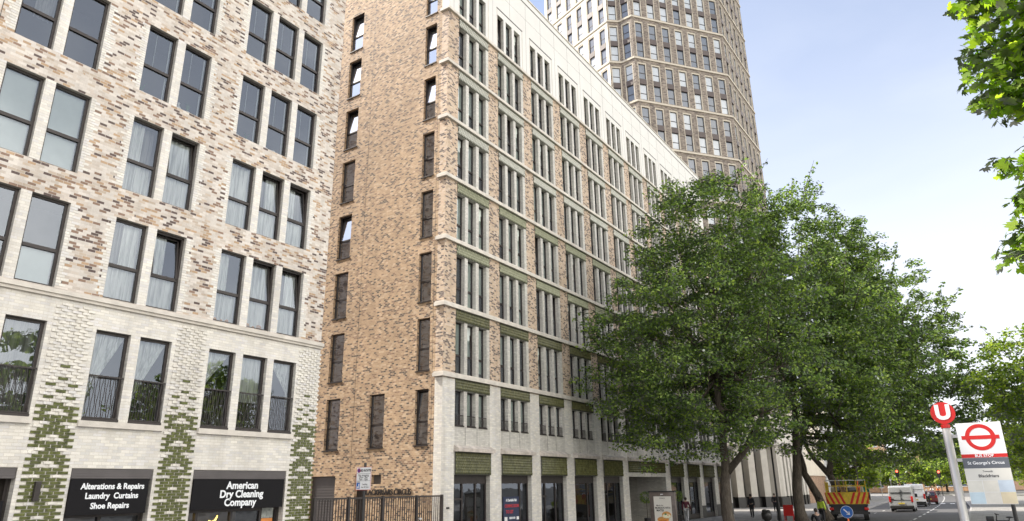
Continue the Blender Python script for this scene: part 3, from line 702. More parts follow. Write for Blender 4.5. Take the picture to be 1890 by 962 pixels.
# mini balcony guards of the first floor
gm = MB(); gm.fbox(FA, 0, UW-.05, 0, .03, .0, .02, METAL); gm.fbox(FA, 0, UW-.05, .42, .45, .0, .02, METAL)
for i in range(10): gm.tube([FA(.03+i*.062, .03, .01), FA(.03+i*.062+(.02 if i % 2 else -.02), .24, .01), FA(.03+i*.062, .42, .01)], .008, METAL, 4, False)
gme = gm.mesh('balcony_guard')
sl = MB(); sl.fbox(FA, -.0, UW+.02, -.05, .0, -.25, .03, METAL); sle = sl.mesh('window_sill')
for k, (a, b_) in enumerate(bays):
    for (p, q_) in units(a): link(gme, 'balcony_guard', B, (0, p+.01, 5.05)); link(sle, 'window_sill', B, (0, p, 5.05))
# shopfronts
warmI = plain('cafe_interior', (.35, .22, .12), .9, var=.5, vscale=1.4)
for k, (a, b_) in enumerate(bays):
    if k in (5, 6): continue
    s = MB(); s.fbox(FA, a, b_, 2.62, 2.985, -.32, -.22, METAL); s.fbox(FA, a, a+.08, 0, 2.62, -.32, -.22, METAL); s.fbox(FA, b_-.08, b_, 0, 2.62, -.32, -.22, METAL); s.fbox(FA, a+.08, b_-.08, 0, .35, -.31, -.23, METAL)
    s.fbox(FA, a+.08, a+.9, 1.95, 2.03, -.312, -.228, METAL) if k % 2 == 0 else None
    for f in ((.33, .7), (.72,), (.28, .68), (.7,))[k % 4]: u = a+(b_-a)*f; s.fbox(FA, u-.045, u+.045, .35, 2.62, -.315, -.225, METAL)
    o = s.build('shop_front', B); g = MB(); g.quad([FA(a+.08, .35, -.27), FA(b_-.08, .35, -.27), FA(b_-.08, 2.62, -.27), FA(a+.08, 2.62, -.27)], GLASSD); g.build('glass', o)
    q = MB(); q.quad([FA(a, 0, -3.0), FA(b_, 0, -3.0), FA(b_, 2.95, -3.0), FA(a, 2.95, -3.0)], warmI if k > 1 else INTW); q.quad([FA(a, 0, -3.0), FA(a, 0, -.29), FA(a, 3, -.29), FA(a, 3, -3.0)], INT); q.quad([FA(b_, 0, -3.0), FA(b_, 0, -.29), FA(b_, 3, -.29), FA(b_, 3, -3.0)], INT); q.quad([FA(a, 2.97, -3.0), FA(a, 2.97, -.29), FA(b_, 2.97, -.29), FA(b_, 2.97, -3.0)], INT)
    q.build('shop_interior', B)
q = MB(); a, b_ = ENT
q.quad([FA(a, 0, -5), FA(b_, 0, -5), FA(b_, 3.3, -5), FA(a, 3.3, -5)], INT); q.quad([FA(a, 0, -5), FA(a, 0, -.29), FA(a, 3.3, -.29), FA(a, 3.3, -5)], BR_W2); q.quad([FA(b_, 0, -5), FA(b_, 0, -.29), FA(b_, 3.3, -.29), FA(b_, 3.3, -5)], BR_W2); q.quad([FA(a, 3.2, -5), FA(a, 3.2, -.29), FA(b_, 3.2, -.29), FA(b_, 3.2, -5)], INT)
for i in range(5): q.fbox(FA, a+.8+i*1.05, a+.88+i*1.05, 0, 3.2, -3.2, -3.1, METAL)
q.build('entrance_passage', B)
q = MB(); q.fbox(FA, 23.88, 24.05, 1.62, 1.70, 0, .04, BLACK); q.build('wall_vent', B)
letters('BLACKFRIARS CIRCUS', .33, METAL, B, (-21.96, 23.46, 2.31), '-y', bold=.004, squash=.86, extrude=.02)
#--TOWER--
TREVEAL = plain('tower_window_trim', (.52, .47, .385), .7, var=.06)
PANEG = plain('tower_pane', (.10, .125, .165), .03, var=.2, vscale=.3, spec=1.0)
PANEW = plain('tower_pane_with_blind', (.42, .46, .50), .08, var=.12, vscale=.5, spec=.9)
SPAN = plain('dark_spandrel_panel', (.075, .055, .05), .5, var=.1)
T = thing('residential_tower', 'very tall grey brown brick tower with cream bands and paired window bays', 'tower', (-30, 80, 0))
TP = [(-44.0, 84.0), (-43.5, 76.87), (-31.4, 72.2), (-30.2, 73.24), (-28.30, 73.03), (-19.63, 84.08), (-19.3, 96.4), (-25, 101)]
NBd = 13; BZ = [10.57+6.34*k for k in range(NBd)]; TZ = 89.7
tw = MB(); tb = MB(); rest = MB(); indw = 0; rnd = random.Random(5)
def twin(Fq, a, b_, za, zb, mb2, kind_):
    m = PANEW if kind_ else PANEG
    mb2.fbox(Fq, a, b_, za, zb, -.24, -.20, m); mb2.fbox(Fq, a, a+.05, za, zb, -.2, -.17, METAL); mb2.fbox(Fq, b_-.05, b_, za, zb, -.2, -.17, METAL); mb2.fbox(Fq, a+.05, b_-.05, zb-.05, zb, -.2, -.17, METAL); mb2.fbox(Fq, a+.05, b_-.05, za+(zb-za)*.42-.04, za+(zb-za)*.42+.04, -.2, -.165, METAL)
NW = [3, 6, 1, 1, 7, 6, 3]
for i in range(len(TP)-1):
    P, Q = Vector((*TP[i], 0)), Vector((*TP[i+1], 0)); Ld = (Q-P).length; U = (Q-P)/Ld; Nn = Vector((U.y, -U.x, 0)); Fq = face(P, U, Nn)
    nw = NW[i]; pit = Ld/nw; ww = 1.02 if pit > 1.4 else .8
    ops = []; main = (i == 4)
    for k in range(NBd):
        zb = BZ[k]
        for j in range(nw):
            c = pit*(j+.5); ops.append((round(c-ww/2-.12, 4), round(c+ww/2+.12, 4), round(zb+.28, 4), round(zb+5.75, 4)))
    pier = CREAM if i in (1,) else BR_T
    wall(tw, Fq, 0, Ld, BZ[0]-.6 if i in (4, 5) else 0, TZ+5, ops, lambda u, z: pier, .25, TREVEAL)
    for z in BZ+[BZ[-1]+6.34]: tb.fbox(Fq, -.05, Ld+.05, z-.13, z+.12, 0, .12, TREVEAL)
    for k in range(NBd):
        zb = BZ[k]
        for j in range(nw):
            c = pit*(j+.5); a, b_ = c-ww/2, c+ww/2
            if k >= 2 or i > 3:
                # trim, spandrel
                tb.fbox(Fq, a-.12, a, zb+.28, zb+5.75, -.24, -.04, TREVEAL); tb.fbox(Fq, b_, b_+.12, zb+.28, zb+5.75, -.24, -.04, TREVEAL); tb.fbox(Fq, a, b_, zb+5.55, zb+5.75, -.24, -.04, TREVEAL)
                tb.fbox(Fq, a, b_, zb+2.55, zb+3.30, -.24, .0, SPAN)
                for (za, zz) in ((zb+.29, zb+2.55), (zb+3.30, zb+5.55)):
                    kd = rnd.random() < .42
                    if main and indw < 98 and 3 <= k < 10:
                        mb2 = MB(); twin(Fq, a, b_, za, zz, mb2, kd); mb2.build('window', T); indw += 1
                    else: twin(Fq, a, b_, za, zz, rest, kd)
tw.quad([(x, y, TZ+4) for x, y in TP], STONE)
tw.build('wall', T); tb.build('banding', T); tag(rest.build('window', T), kind='stuff')
COLM = plain('cream_grey_column', (.56, .53, .47), .7, var=.10, vscale=1.2)
# tower base: pale colonnade over a dark plinth
q = MB()
for i in (4, 5):
    P, Q = Vector((*TP[i], 0)), Vector((*TP[i+1], 0)); Ld = (Q-P).length; U = (Q-P)/Ld; Fq = face(P, U, Vector((U.y, -U.x, 0)))
    q.fbox(Fq, -.1, Ld+.1, 6.6, 10.0, -.3, .35, COLM)
    q.fbox(Fq, 0, Ld, 0, 6.6, -2.2, -2.0, INT); n = 8
    for j in range(n+1):
        u = Ld*j/n; q.fbox(Fq, u-.42, u+.42, 1.1, 6.6, -.9, .1, COLM); q.fbox(Fq, u-.43, u+.43, 0, 1.1, -.91, .11, BLACKST)
        q.fbox(Fq, u+.42, u+Ld/n-.42, 0, 1.0, -.6, -.4, BLACKST)
q.build('base_colonnade', T)

# ------------------------------------------------------------------ further buildings
t = thing('street_building', 'low cream stone block with tall white columns beyond the tower', 'building', (-20, 120, 0))
q = MB(); F3 = face((-19.6, 0, 0), (0, 1, 0), (1, 0, 0)); 
q.fbox(F3, 97.5, 112, 3.4, 12, -12, 0, CREAM); q.fbox(F3, 97.5, 112, 0, 3.4, -12, -.1, BR_FAR); q.fbox(F3, 112, 150, 0, 12, -12, -1.2, BR_FAR); q.fbox(F3, 112, 150, 11, 13, -12, .1, CREAM); q.build('wall', t)
q = MB()
for j in range(12): q.fbox(F3, 112.4+j*3.2, 113.2+j*3.2, 0, 11, -1.19, 0, WHITE)
q.build('columns', t)
q = MB()
for j in range(11):
    q.fbox(F3, 113.6+j*3.2, 115.3+j*3.2, 1, 5, -1.19, -1.12, PANEG); q.fbox(F3, 113.6+j*3.2, 115.3+j*3.2, 6, 10, -1.19, -1.12, PANEG)
q.build('window', t)
def simple_house(name, label, x0, x1, y0, y1, z, m, cols, rows, wz=1.5, ww=1.0, pitched=None, trim=WHITE, group=None, cat='building'):
    t = thing(name, label, cat, ((x0+x1)/2, (y0+y1)/2, 0), group=group)
    F = face((0, y0, 0), (1, 0, 0), (0, -1, 0)); Fs = face((x1, 0, 0), (0, 1, 0), (1, 0, 0)); Fl = face((x0, 0, 0), (0, -1, 0), (-1, 0, 0))
    mb = MB(); ops = []; px = (x1-x0)/cols; pz = (z-1.0)/rows
    for i in range(cols):
        for j in range(rows): ops.append((round(x0+px*(i+.5)-ww/2, 3), round(x0+px*(i+.5)+ww/2, 3), round(.9+pz*j+.3, 3), round(.9+pz*j+.3+wz, 3)))
    wall(mb, F, x0, x1, 0, z, ops, lambda u, w_: m, .18, m)
    ns = max(2, int((y1-y0)/3.5)); py = (y1-y0)/ns; opss = [(round(y0+py*(i+.5)-ww/2, 3), round(y0+py*(i+.5)+ww/2, 3), round(.9+pz*j+.3, 3), round(.9+pz*j+.3+wz, 3)) for i in range(ns) for j in range(rows)]
    wall(mb, Fs, y0, y1, 0, z, opss, lambda u, w_: m, .18, m); wall(mb, Fl, -y1, -y0, 0, z, [(round(-b, 3), round(-a, 3), c, e) for a, b, c, e in opss], lambda u, w_: m, .18, m)
    mb.quad([(x0, y1, 0), (x1, y1, 0), (x1, y1, z), (x0, y1, z)], m); mb.quad([(x0, y0, z-.3), (x1, y0, z-.3), (x1, y1, z-.3), (x0, y1, z-.3)], STONE); mb.build('wall', t)
    for FF, oo in ((F, ops), (Fs, opss)):
        for o_ in oo:
            q = MB(); q.fbox(FF, o_[0], o_[1], o_[2], o_[3], -.17, -.12, PANEG); q.fbox(FF, o_[0], o_[1], (o_[2]+o_[3])/2-.04, (o_[2]+o_[3])/2+.04, -.12, -.09, trim); q.fbox(FF, o_[0]-.1, o_[1]+.1, o_[2]-.12, o_[2], -.17, .06, trim); q.build('window', t)
    q = MB(); q.fbox(F, x0-.1, x1+.1, z, z+.25, -(y1-y0)-.1, .12, trim); q.build('cornice', t)
    return t
ORB = brick('sunlit_orange_brick', [(0, (.50, .30, .16)), (.5, (.42, .25, .14)), (.8, (.30, .18, .12))], (.5, .4, .3), bump=.2, h=.15, L=.45)
PALEW = plain('pale_render', (.62, .60, .55), .8, var=.15, vscale=.3)
simple_house('corner_building', 'pale rendered corner house at the far end of the left pavement', -36, -28.5, 196, 210, 15, PALEW, 3, 4)
simple_house('brick_house', 'orange brown brick house beside the pale corner house', -28.3, -21.5, 200, 214, 14, ORB, 3, 4)
simple_house('terrace_house', 'low orange brick terrace with pale window strips closing the street', -21, 1, 222, 234, 9.5, ORB, 8, 3, wz=2.0, ww=1.3)
simple_house('kerbside_building', 'dark brick block glimpsed under the trees on the right side of the street', 13, 30, 120, 150, 12, BR_FAR, 5, 3)

# ------------------------------------------------------------------ trees
import numpy as np
def leafmat(name, c0, c1, c2, tr=.35, trc=1.6):
    m, n, b = newmat(name); n.nodes.remove(b); g = geo(n)
    rp_ = ramp(n, g.outputs['Random Per Island'], [(0, c0), (.55, c1), (1, c2)])
    f = noise_(n, .55, 3, g.outputs['Position'])
    col = mixc(n, 1.0, rp_, ramp(n, f, [(.32, (.62, .68, .66)), (.68, (1.45, 1.35, 1.15))]), 'MULTIPLY')
    d = N(n, 'ShaderNodeBsdfDiffuse'); t = N(n, 'ShaderNodeBsdfTranslucent'); gl = N(n, 'ShaderNodeBsdfGlossy'); gl.inputs['Roughness'].default_value = .5; gl.inputs[0].default_value = (.35, .38, .34, 1)
    n.links.new(col, d.inputs[0]); n.links.new(mixc(n, 1.0, col, (trc, trc*1.05, trc*.45), 'MULTIPLY'), t.inputs[0])
    x = N(n, 'ShaderNodeMixShader'); x.inputs[0].default_value = tr; n.links.new(d.outputs[0], x.inputs[1]); n.links.new(t.outputs[0], x.inputs[2])
    y_ = N(n, 'ShaderNodeMixShader'); fr = N(n, 'ShaderNodeFresnel'); fr.inputs[0].default_value = 1.35; n.links.new(fr.outputs[0], y_.inputs[0]); n.links.new(x.outputs[0], y_.inputs[1]); n.links.new(gl.outputs[0], y_.inputs[2])
    n.links.new(y_.outputs[0], n.nodes['Material Output'].inputs[0]); return m
LEAF = leafmat('maple_leaf', (.09, .16, .045), (.175, .27, .08), (.32, .42, .13), .45, 1.7)
LEAF2 = leafmat('sunlit_plane_leaf', (.15, .27, .03), (.26, .40, .045), (.40, .52, .08), .62, 1.9)
LEAF3 = leafmat('far_leaf', (.15, .24, .04), (.27, .38, .06), (.42, .50, .11), .5, 1.7)
def barkm():
    m, n, b = newmat('grey_brown_bark'); g = geo(n); mp_ = N(n, 'ShaderNodeMapping'); mp_.inputs['Scale'].default_value = (6, 6, 1.4); n.links.new(g.outputs['Position'], mp_.inputs[0])
    f = noise_(n, 2, 6, mp_.outputs[0], .7); n.links.new(ramp(n, f, [(.3, (.035, .028, .022)), (.6, (.11, .09, .07)), (.75, (.19, .165, .13))]), b.inputs['Base Color']); b.inputs['Roughness'].default_value = .9
    bp = N(n, 'ShaderNodeBump'); bp.inputs['Strength'].default_value = .8; bp.inputs['Distance'].default_value = .05; n.links.new(f, bp.inputs['Height']); n.links.new(bp.outputs[0], b.inputs['Normal']); return m
BARK = barkm()
QUAD = np.array([(-.5, 0, 0), (0, -.32, .06), (.55, 0, -.04), (0, .32, .06)])
def lobed():
    P = []; 
    for a, r in ((180, .10), (205, .36), (228, .30), (250, .42), (285, .52), (305, .30), (322, .42), (340, .62), (350, .42), (0, .78), (10, .42), (20, .62), (38, .42), (55, .30), (75, .52), (110, .42), (132, .30), (155, .36)):
        x, y = r*math.cos(R_(a)), r*math.sin(R_(a)); P.append((x, y, -.25*(x*x+y*y)))
    return np.array(P)
LOBE = lobed()
def leaves(name, centers, radii, per, size, mat, parent, seed, shape=QUAD, flat=.55, tiltv=.6):
    rg = np.random.default_rng(seed); ra = np.array(radii, float); reps = np.maximum(6, (per*(ra/np.median(ra))**1.9)).astype(int); n = int(reps.sum())
    C = np.repeat(np.array(centers, float), reps, axis=0); Rr = np.repeat(ra, reps)
    d = rg.normal(size=(n, 3)); d /= np.linalg.norm(d, axis=1)[:, None]; rad = rg.random(n)**.5
    Pp = C+d*(rad*Rr)[:, None]*np.array([1, 1, flat])
    nrm = rg.normal(size=(n, 3))*tiltv+np.array([0, 0, 1.0])+d*.5; nrm /= np.linalg.norm(nrm, axis=1)[:, None]
    a = rg.normal(size=(n, 3)); a -= nrm*(a*nrm).sum(1)[:, None]; a /= np.linalg.norm(a, axis=1)[:, None]; b = np.cross(nrm, a)
    sz = size*rg.uniform(.65, 1.3, n); k = len(shape)
    V = Pp[:, None, :]+(a[:, None, :]*shape[None, :, 0:1]+b[:, None, :]*shape[None, :, 1:2]+nrm[:, None, :]*shape[None, :, 2:3])*sz[:, None, None]
    V = V.reshape(-1, 3); me = bpy.data.meshes.new(name)
    me.vertices.add(len(V)); me.vertices.foreach_set('co', V.ravel().astype(np.float32)); me.loops.add(n*k); me.loops.foreach_set('vertex_index', np.arange(n*k, dtype=np.int32))
    me.polygons.add(n); me.polygons.foreach_set('loop_start', np.arange(0, n*k, k, dtype=np.int32)); me.polygons.foreach_set('loop_total', np.full(n, k, dtype=np.int32))
    me.materials.append(mat); me.update(calc_edges=True); me.validate(); return link(me, name, parent)
def curve3(p0, p1, p2, n=7): return [p0*(1-t)**2+p1*2*t*(1-t)+p2*t*t for t in [i/n for i in range(n+1)]]
def tree(name, label, base, trunk, r0, lobes, nclump, per, lsize, mat, seed, crad=(.55, 1.0), cat='tree', group=None, limbs=26, spikes=0, fork=None, hole=.25, shape=QUAD, flat=.5, cut=None):
    """trunk: list of points; lobes: (centre, radii) ellipsoids making an uneven crown"""
    rnd = random.Random(seed); t = thing(name, label, cat, base, group=group)
    tr = [Vector(p) for p in trunk]; mb = MB()
    pts = []; 
    for i in range(len(tr)-1):
        for s in range(3): pts.append(tr[i].lerp(tr[i+1], s/3)+Vector((rnd.uniform(-.04, .04), rnd.uniform(-.04, .04), 0)))
    pts.append(tr[-1]); n = len(pts); mb.tube(pts, [r0*(1.35 if i == 0 else 1.0)*(1-.55*i/(n-1)) for i in range(n)], BARK, 12)
    cl = []; rad = []
    wts = [(l[1][0]*l[1][1]*l[1][2])**(.62 if hole > .8 else 1) for l in lobes]; tot = 0
    while len(cl) < nclump and tot < nclump*30:
        tot += 1
        c, rr_ = rnd.choices(lobes, wts)[0]; v = Vector((rnd.gauss(0, 1), rnd.gauss(0, 1), rnd.gauss(0, 1))).normalized()*(rnd.random()**.30)
        p = Vector((c[0]+v.x*rr_[0], c[1]+v.y*rr_[1], c[2]+v.z*rr_[2]))
        if noise.noise(p*.33+Vector((seed*7.1, 0, 0))) < -hole: continue
        if cut and cut(p): continue
        cl.append(p); rad.append(rnd.uniform(*crad))
    tips = rnd.sample(cl, min(limbs, len(cl)))
    for p in tips:
        s0 = tr[-1] if rnd.random() < .4 else tr[-2].lerp(tr[-1], rnd.uniform(.2, 1)); L = (p-s0).length
        mid = s0.lerp(p, .45)+Vector((0, 0, -.08*L if p.z < s0.z+2 else .12*L))+Vector((rnd.uniform(-.1, .1), rnd.uniform(-.1, .1), 0))*L
        cpts = curve3(s0, mid, p, 8); rb = r0*rnd.uniform(.22, .42)
        mb.tube(cpts, [max(.02, rb*(1-i/8*.92)) for i in range(9)], BARK, 6)
        for _ in range(4):
            q0 = cpts[rnd.randint(3, 7)]; q1 = min(rnd.sample(cl, min(25, len(cl))), key=lambda c: (c-q0).length)
            if (q1-q0).length < 5: mb.tube(curve3(q0, q0.lerp(q1, .5)+Vector((0, 0, .25)), q1, 4), [max(.012, rb*.28*(1-i/4.4)) for i in range(5)], BARK, 4)
    for _ in range(spikes):      # long shoots standing out of the crown
        c, rr_ = rnd.choices(lobes, wts)[0]; v = Vector((rnd.uniform(-1, 1), rnd.uniform(-1, 1), rnd.uniform(.3, 1))).normalized()
        p = Vector((c[0]+v.x*rr_[0]*.9, c[1]+v.y*rr_[1]*.9, c[2]+v.z*rr_[2]*.92)); dd = (v+Vector((0, 0, .5))).normalized()
        if cut and cut(p): continue
        L = rnd.uniform(.9, 2.2); e = p+dd*L; mb.tube([p-dd*1.2, p, e], [.035, .025, .008], BARK, 4)
        for i in range(6): cl.append(p+dd*L*(i+.3)/6+Vector((rnd.uniform(-.16, .16), rnd.uniform(-.16, .16), rnd.uniform(-.1, .1)))); rad.append(.36-.03*i)
    mb.build('trunk', t, smooth=True)
    if fork: 
        for f in fork: mbf = MB(); mbf.tube([Vector(p) for p in f[0]], f[1], BARK, 10); mbf.build('limb', t, smooth=True)
    o = leaves('crown', cl, rad, per, lsize, mat, t, seed, shape, flat)
    return t
G3 = 'broad maples along the left pavement'
tree('maple_tree', 'nearest broad green maple with an upright trunk in front of the office block', (-11.6, 38.0, 0), [(-11.6, 38, -.05), (-11.7, 38, 1.6), (-11.55, 38.1, 3.1), (-11.5, 38, 5), (-11.5, 38, 8)], .33,
     [((-12.0, 37.2, 10.2), (6.0, 6.4, 5.6)), ((-11.4, 38.0, 15.6), (4.2, 4.5, 4.6)), ((-14.2, 36.5, 8.2), (4.6, 4.5, 3.6)), ((-9.3, 37.5, 8.2), (4.4, 4.5, 4.0)), ((-12.6, 37, 6.0), (4.8, 4.4, 2.6)), ((-15.2, 37.0, 4.7), (1.6, 1.6, 1.6)), ((-8.2, 38, 11.5), (3.4, 3.6, 4.5)), ((-11.0, 38, 17.2), (2.8, 3.2, 3.0))], 980, 88, .175, LEAF, 21, spikes=26, group=G3, fork=[([(-11.6, 38.05, 2.9), (-10.6, 38.3, 4.0), (-9.6, 38.6, 5.6), (-9, 39, 8)], [.2, .17, .13, .06])], crad=(.55, .95), flat=.42)
tree('maple_tree', 'second maple with a thick upright trunk behind the black lamp post', (-10.5, 49.5, 0), [(-10.5, 49.5, -.05), (-10.5, 49.5, 2.4), (-10.3, 49.5, 4), (-10, 49.5, 7), (-9.8, 49.5, 10)], .36,
     [((-9.6, 48.5, 12.4), (5.4, 6, 6.6)), ((-8.8, 48.5, 18.7), (3.5, 3.6, 4.2)), ((-6.4, 48.0, 11), (3.8, 4.4, 5.2)), ((-9.0, 48.5, 6.2), (5.2, 5.2, 2.8)), ((-8.4, 48.5, 19.8), (2.6, 3, 3.0)), ((-11.2, 48.5, 16.5), (3.0, 3, 4))], 860, 74, .20, LEAF, 22, spikes=34, group=G3, flat=.42)
tree('maple_tree', 'third maple with a dark trunk leaning left behind the second trunk', (-9.9, 55.0, 0), [(-9.9, 55.0, -.05), (-10.35, 55, 1.6), (-11.0, 55, 3.1), (-11.2, 55, 4.6), (-10.2, 55, 8)], .32,
     [((-7.8, 55, 12.5), (5.2, 5.6, 6.6)), ((-6.2, 55.0, 17.8), (3.4, 3.8, 3.9)), ((-4.6, 54, 9.5), (3.6, 4, 5.0)), ((-6.4, 55, 5.9), (4.8, 4.8, 2.6)), ((-6.0, 55, 19), (2.6, 3, 2.8))], 740, 66, .22, LEAF, 23, spikes=30, group=G3, flat=.42)
tree('maple_tree', 'farthest of the leaning maples, its dark trunk forking above the yellow lorry', (-10.6, 66, 0), [(-10.4, 66, -.05), (-10.7, 66, 1.6), (-11.3, 66, 3.2), (-10.5, 66, 6), (-9.5, 66, 9)], .38,
     [((-7.0, 66, 12.4), (5.6, 6, 6.6)), ((-5.2, 66, 17.2), (4.2, 4.4, 4.4)), ((-3.2, 65, 11.0), (4.2, 4.4, 5.2)), ((-5.0, 66, 5.9), (5.4, 5.2, 2.8)), ((-2.6, 65, 7.6), (3.6, 4, 3.2)), ((-1.9, 65, 14.5), (2.6, 3, 3))], 680, 66, .25, LEAF, 24, spikes=34, group=G3, flat=.42, fork=[([(-11.2, 66, 3.0), (-12.4, 66, 4.6), (-13.2, 66, 6.4)], [.26, .2, .1]), ([(-11.2, 66, 3.1), (-11.0, 66, 4.8), (-10.8, 66, 7)], [.24, .18, .1])])
tree('plane_tree', 'bright yellow green street tree on the right pavement behind the bus stop', (5.2, 62, 0), [(5.2, 62, -.05), (5.2, 62, 3), (5, 62, 6)], .3,
     [((5.2, 62, 9), (5.2, 5.2, 5.0)), ((7.5, 62, 8), (4.5, 5, 5)), ((4.8, 61, 5.6), (4.2, 4.2, 2.4)), ((3.6, 60, 9), (3, 3, 3.4))], 600, 46, .26, LEAF3, 31, spikes=14)
tree('plane_tree', 'street tree farther down the right pavement, hanging behind the bus stop flag', (5.5, 92, 0), [(5.5, 92, -.05), (5.5, 92, 3), (5.3, 92, 6)], .3,
     [((5, 92, 8), (6, 6, 5)), ((4, 92, 5.5), (5.5, 5.5, 2.6))], 350, 40, .34, LEAF3, 32, spikes=8)
for i, (x, y, hh, rr_, lab) in enumerate(((-5.2, 168, 11, 5.5, 'pale sunlit tree at the far end of the street, left of the bus stop pole'), (-12.5, 176, 9.5, 5, 'sunlit tree over the low brick terrace at the street end'), (2.5, 150, 12, 6, 'dark tree behind the bus stop pole at the street end'), (-18.5, 182, 8.5, 4, 'small sunlit tree beside the orange brick house'), (-16.5, 118, 9, 3.6, 'light green tree beside the white columned building'))):
    tree('street_tree', lab, (x, y, 0), [(x, y, -.05), (x, y, 2.5), (x, y, 5)], .22, [((x, y, hh*.62), (rr_, rr_, hh*.38)), ((x+1, y, hh*.5), (rr_*.9, rr_*.9, hh*.3)), ((x-1.5, y, hh*.42), (rr_*.8, rr_*.8, hh*.25))], 170, 34, .5, LEAF3, 40+i, crad=(.9, 1.5), limbs=10, group='trees at the end of the street')
for i, (x, y, hh, rr_, lab) in enumerate(((9, 118, 12, 5.5, 'dense street tree on the right pavement, nearest behind the bus stop flag'), (15, 140, 13, 7, 'wide street tree on the far right behind the bus stop flag'), (9.5, 165, 11, 6.5, 'distant tree low behind the bus stop flag'), (-1, 196, 10, 6, 'distant tree between the bus stop post and the traffic island'), (-9, 205, 9, 5.5, 'distant tree rising behind the cyclists'))):
    tree('street_tree', lab, (x, y, 0), [(x, y, -.05), (x, y, 2.5), (x, y, 5)], .24, [((x, y, hh*.58), (rr_, rr_, hh*.42)), ((x+1.5, y, hh*.4), (rr_*.9, rr_*.9, hh*.26)), ((x-1.5, y, hh*.36), (rr_*.8, rr_*.8, hh*.22))], 190, 34, .5, LEAF3, 70+i, crad=(.9, 1.5), limbs=10, group='trees at the end of the street')
simple_house('end_building', 'long pale brick block low behind the trees right of the bus stop post', 2, 46, 240, 256, 9, BR_FAR, 10, 3)
# the near plane tree: its trunk is out of the picture, the left edge of its crown hangs in
tree('plane_tree', 'large leaved plane tree branch hanging into the upper right corner', (6.2, 9.5, 0), [(6.2, 9.5, -.05), (6.1, 9.5, 3), (5.6, 9.7, 6), (5, 10, 9)], .35,
     [((1.80, 10, 9.4), (1.2, 1.3, 1.2)), ((1.75, 10, 8.1), (1.05, 1.1, .8)), ((1.85, 10, 7.2), (1.1, .9, .5)), ((1.95, 10, 6.6), (1.0, .8, .4)), ((1.75, 9.9, 5.65), (.95, .5, .16)), ((1.45, 9.9, 5.6), (.7, .4, .12)), ((1.3, 10.1, 6.2), (.4, .3, .14)), ((1.6, 10.1, 5.0), (.95, .5, .18)), ((1.4, 10.1, 5.05), (.75, .4, .14)), ((1.5, 10, 5.35), (.6, .3, .12)), ((4.2, 10, 9.0), (2.4, 2.6, 3.4))], 760, 32, .14, LEAF2, 51, crad=(.16, .34), spikes=0, limbs=60, shape=LOBE, flat=.8, hole=.9)
for i, (x, y) in enumerate(((11.5, 18), (11.5, 32))):
    tree('plane_tree', ['plane tree out of frame on the right, seen only in the window reflections', 'farther plane tree out of frame on the right, seen only in window reflections'][i], (x, y, 0), [(x, y, -.05), (x, y, 3), (x, y, 6)], .3, [((x, y, 8), (4.5, 5.5, 4.2))], 200, 36, .4, LEAF3, 60+i, crad=(.7, 1.2), limbs=10)
#--PROPS--

# ------------------------------------------------------------------ bevelled solids
import bmesh
def bev(mb, name, parent, w=.03, seg=2, smooth=True, loc=None):
    me = mb.mesh(name); bm = bmesh.new(); bm.from_mesh(me); bmesh.ops.recalc_face_normals(bm, faces=bm.faces)
    ed = [e for e in bm.edges if len(e.link_faces) == 2 and e.calc_face_angle(0) > .35]
    bmesh.ops.bevel(bm, geom=ed, offset=w, segments=seg, profile=.6, affect='EDGES', clamp_overlap=True)
    bm.to_mesh(me); bm.free()
    if smooth:
        me.polygons.foreach_set('use_smooth', [True]*len(me.polygons))
        try: me.set_sharp_from_angle(angle=R_(35))
        except Exception: pass
    o = bpy.data.objects.new(name, me); COL.objects.link(o)
    if parent: o.parent = parent
    return o
RUB = plain('black_rubber', (.02, .02, .02), .8, var=.1); CARG = plain('dark_vehicle_glass', (.02, .025, .03), .05, var=.05, spec=1.0)
TAIL = plain('red_lamp_lens', (.55, .02, .015), .25, var=.05); YEL = plain('highway_yellow', (.60, .42, .03), .5, var=.25, vscale=5); ORG = plain('orange_plastic', (.75, .14, .02), .5, var=.05)
YPL = plain('yellow_plate', (.62, .48, .08), .5, var=.03); WOOD = plain('weathered_timber', (.30, .19, .10), .8, var=.3, vscale=6)
def wheel(par, x, y, r, w):
    m = MB(); m.tube([(x-w/2, y, r), (x-w/2+.03, y, r), (x+w/2-.03, y, r), (x+w/2, y, r)], [r*.93, r, r, r*.93], RUB, 20); o = child(m, 'wheel', par, False)
    s = 1 if x > 0 else -1; m2 = MB(); m2.tube([(x+s*(w/2-.02), y, r), (x+s*(w/2+.012), y, r)], [r*.62, r*.55], SILV, 14); h = child(m2, 'rim', o); return o
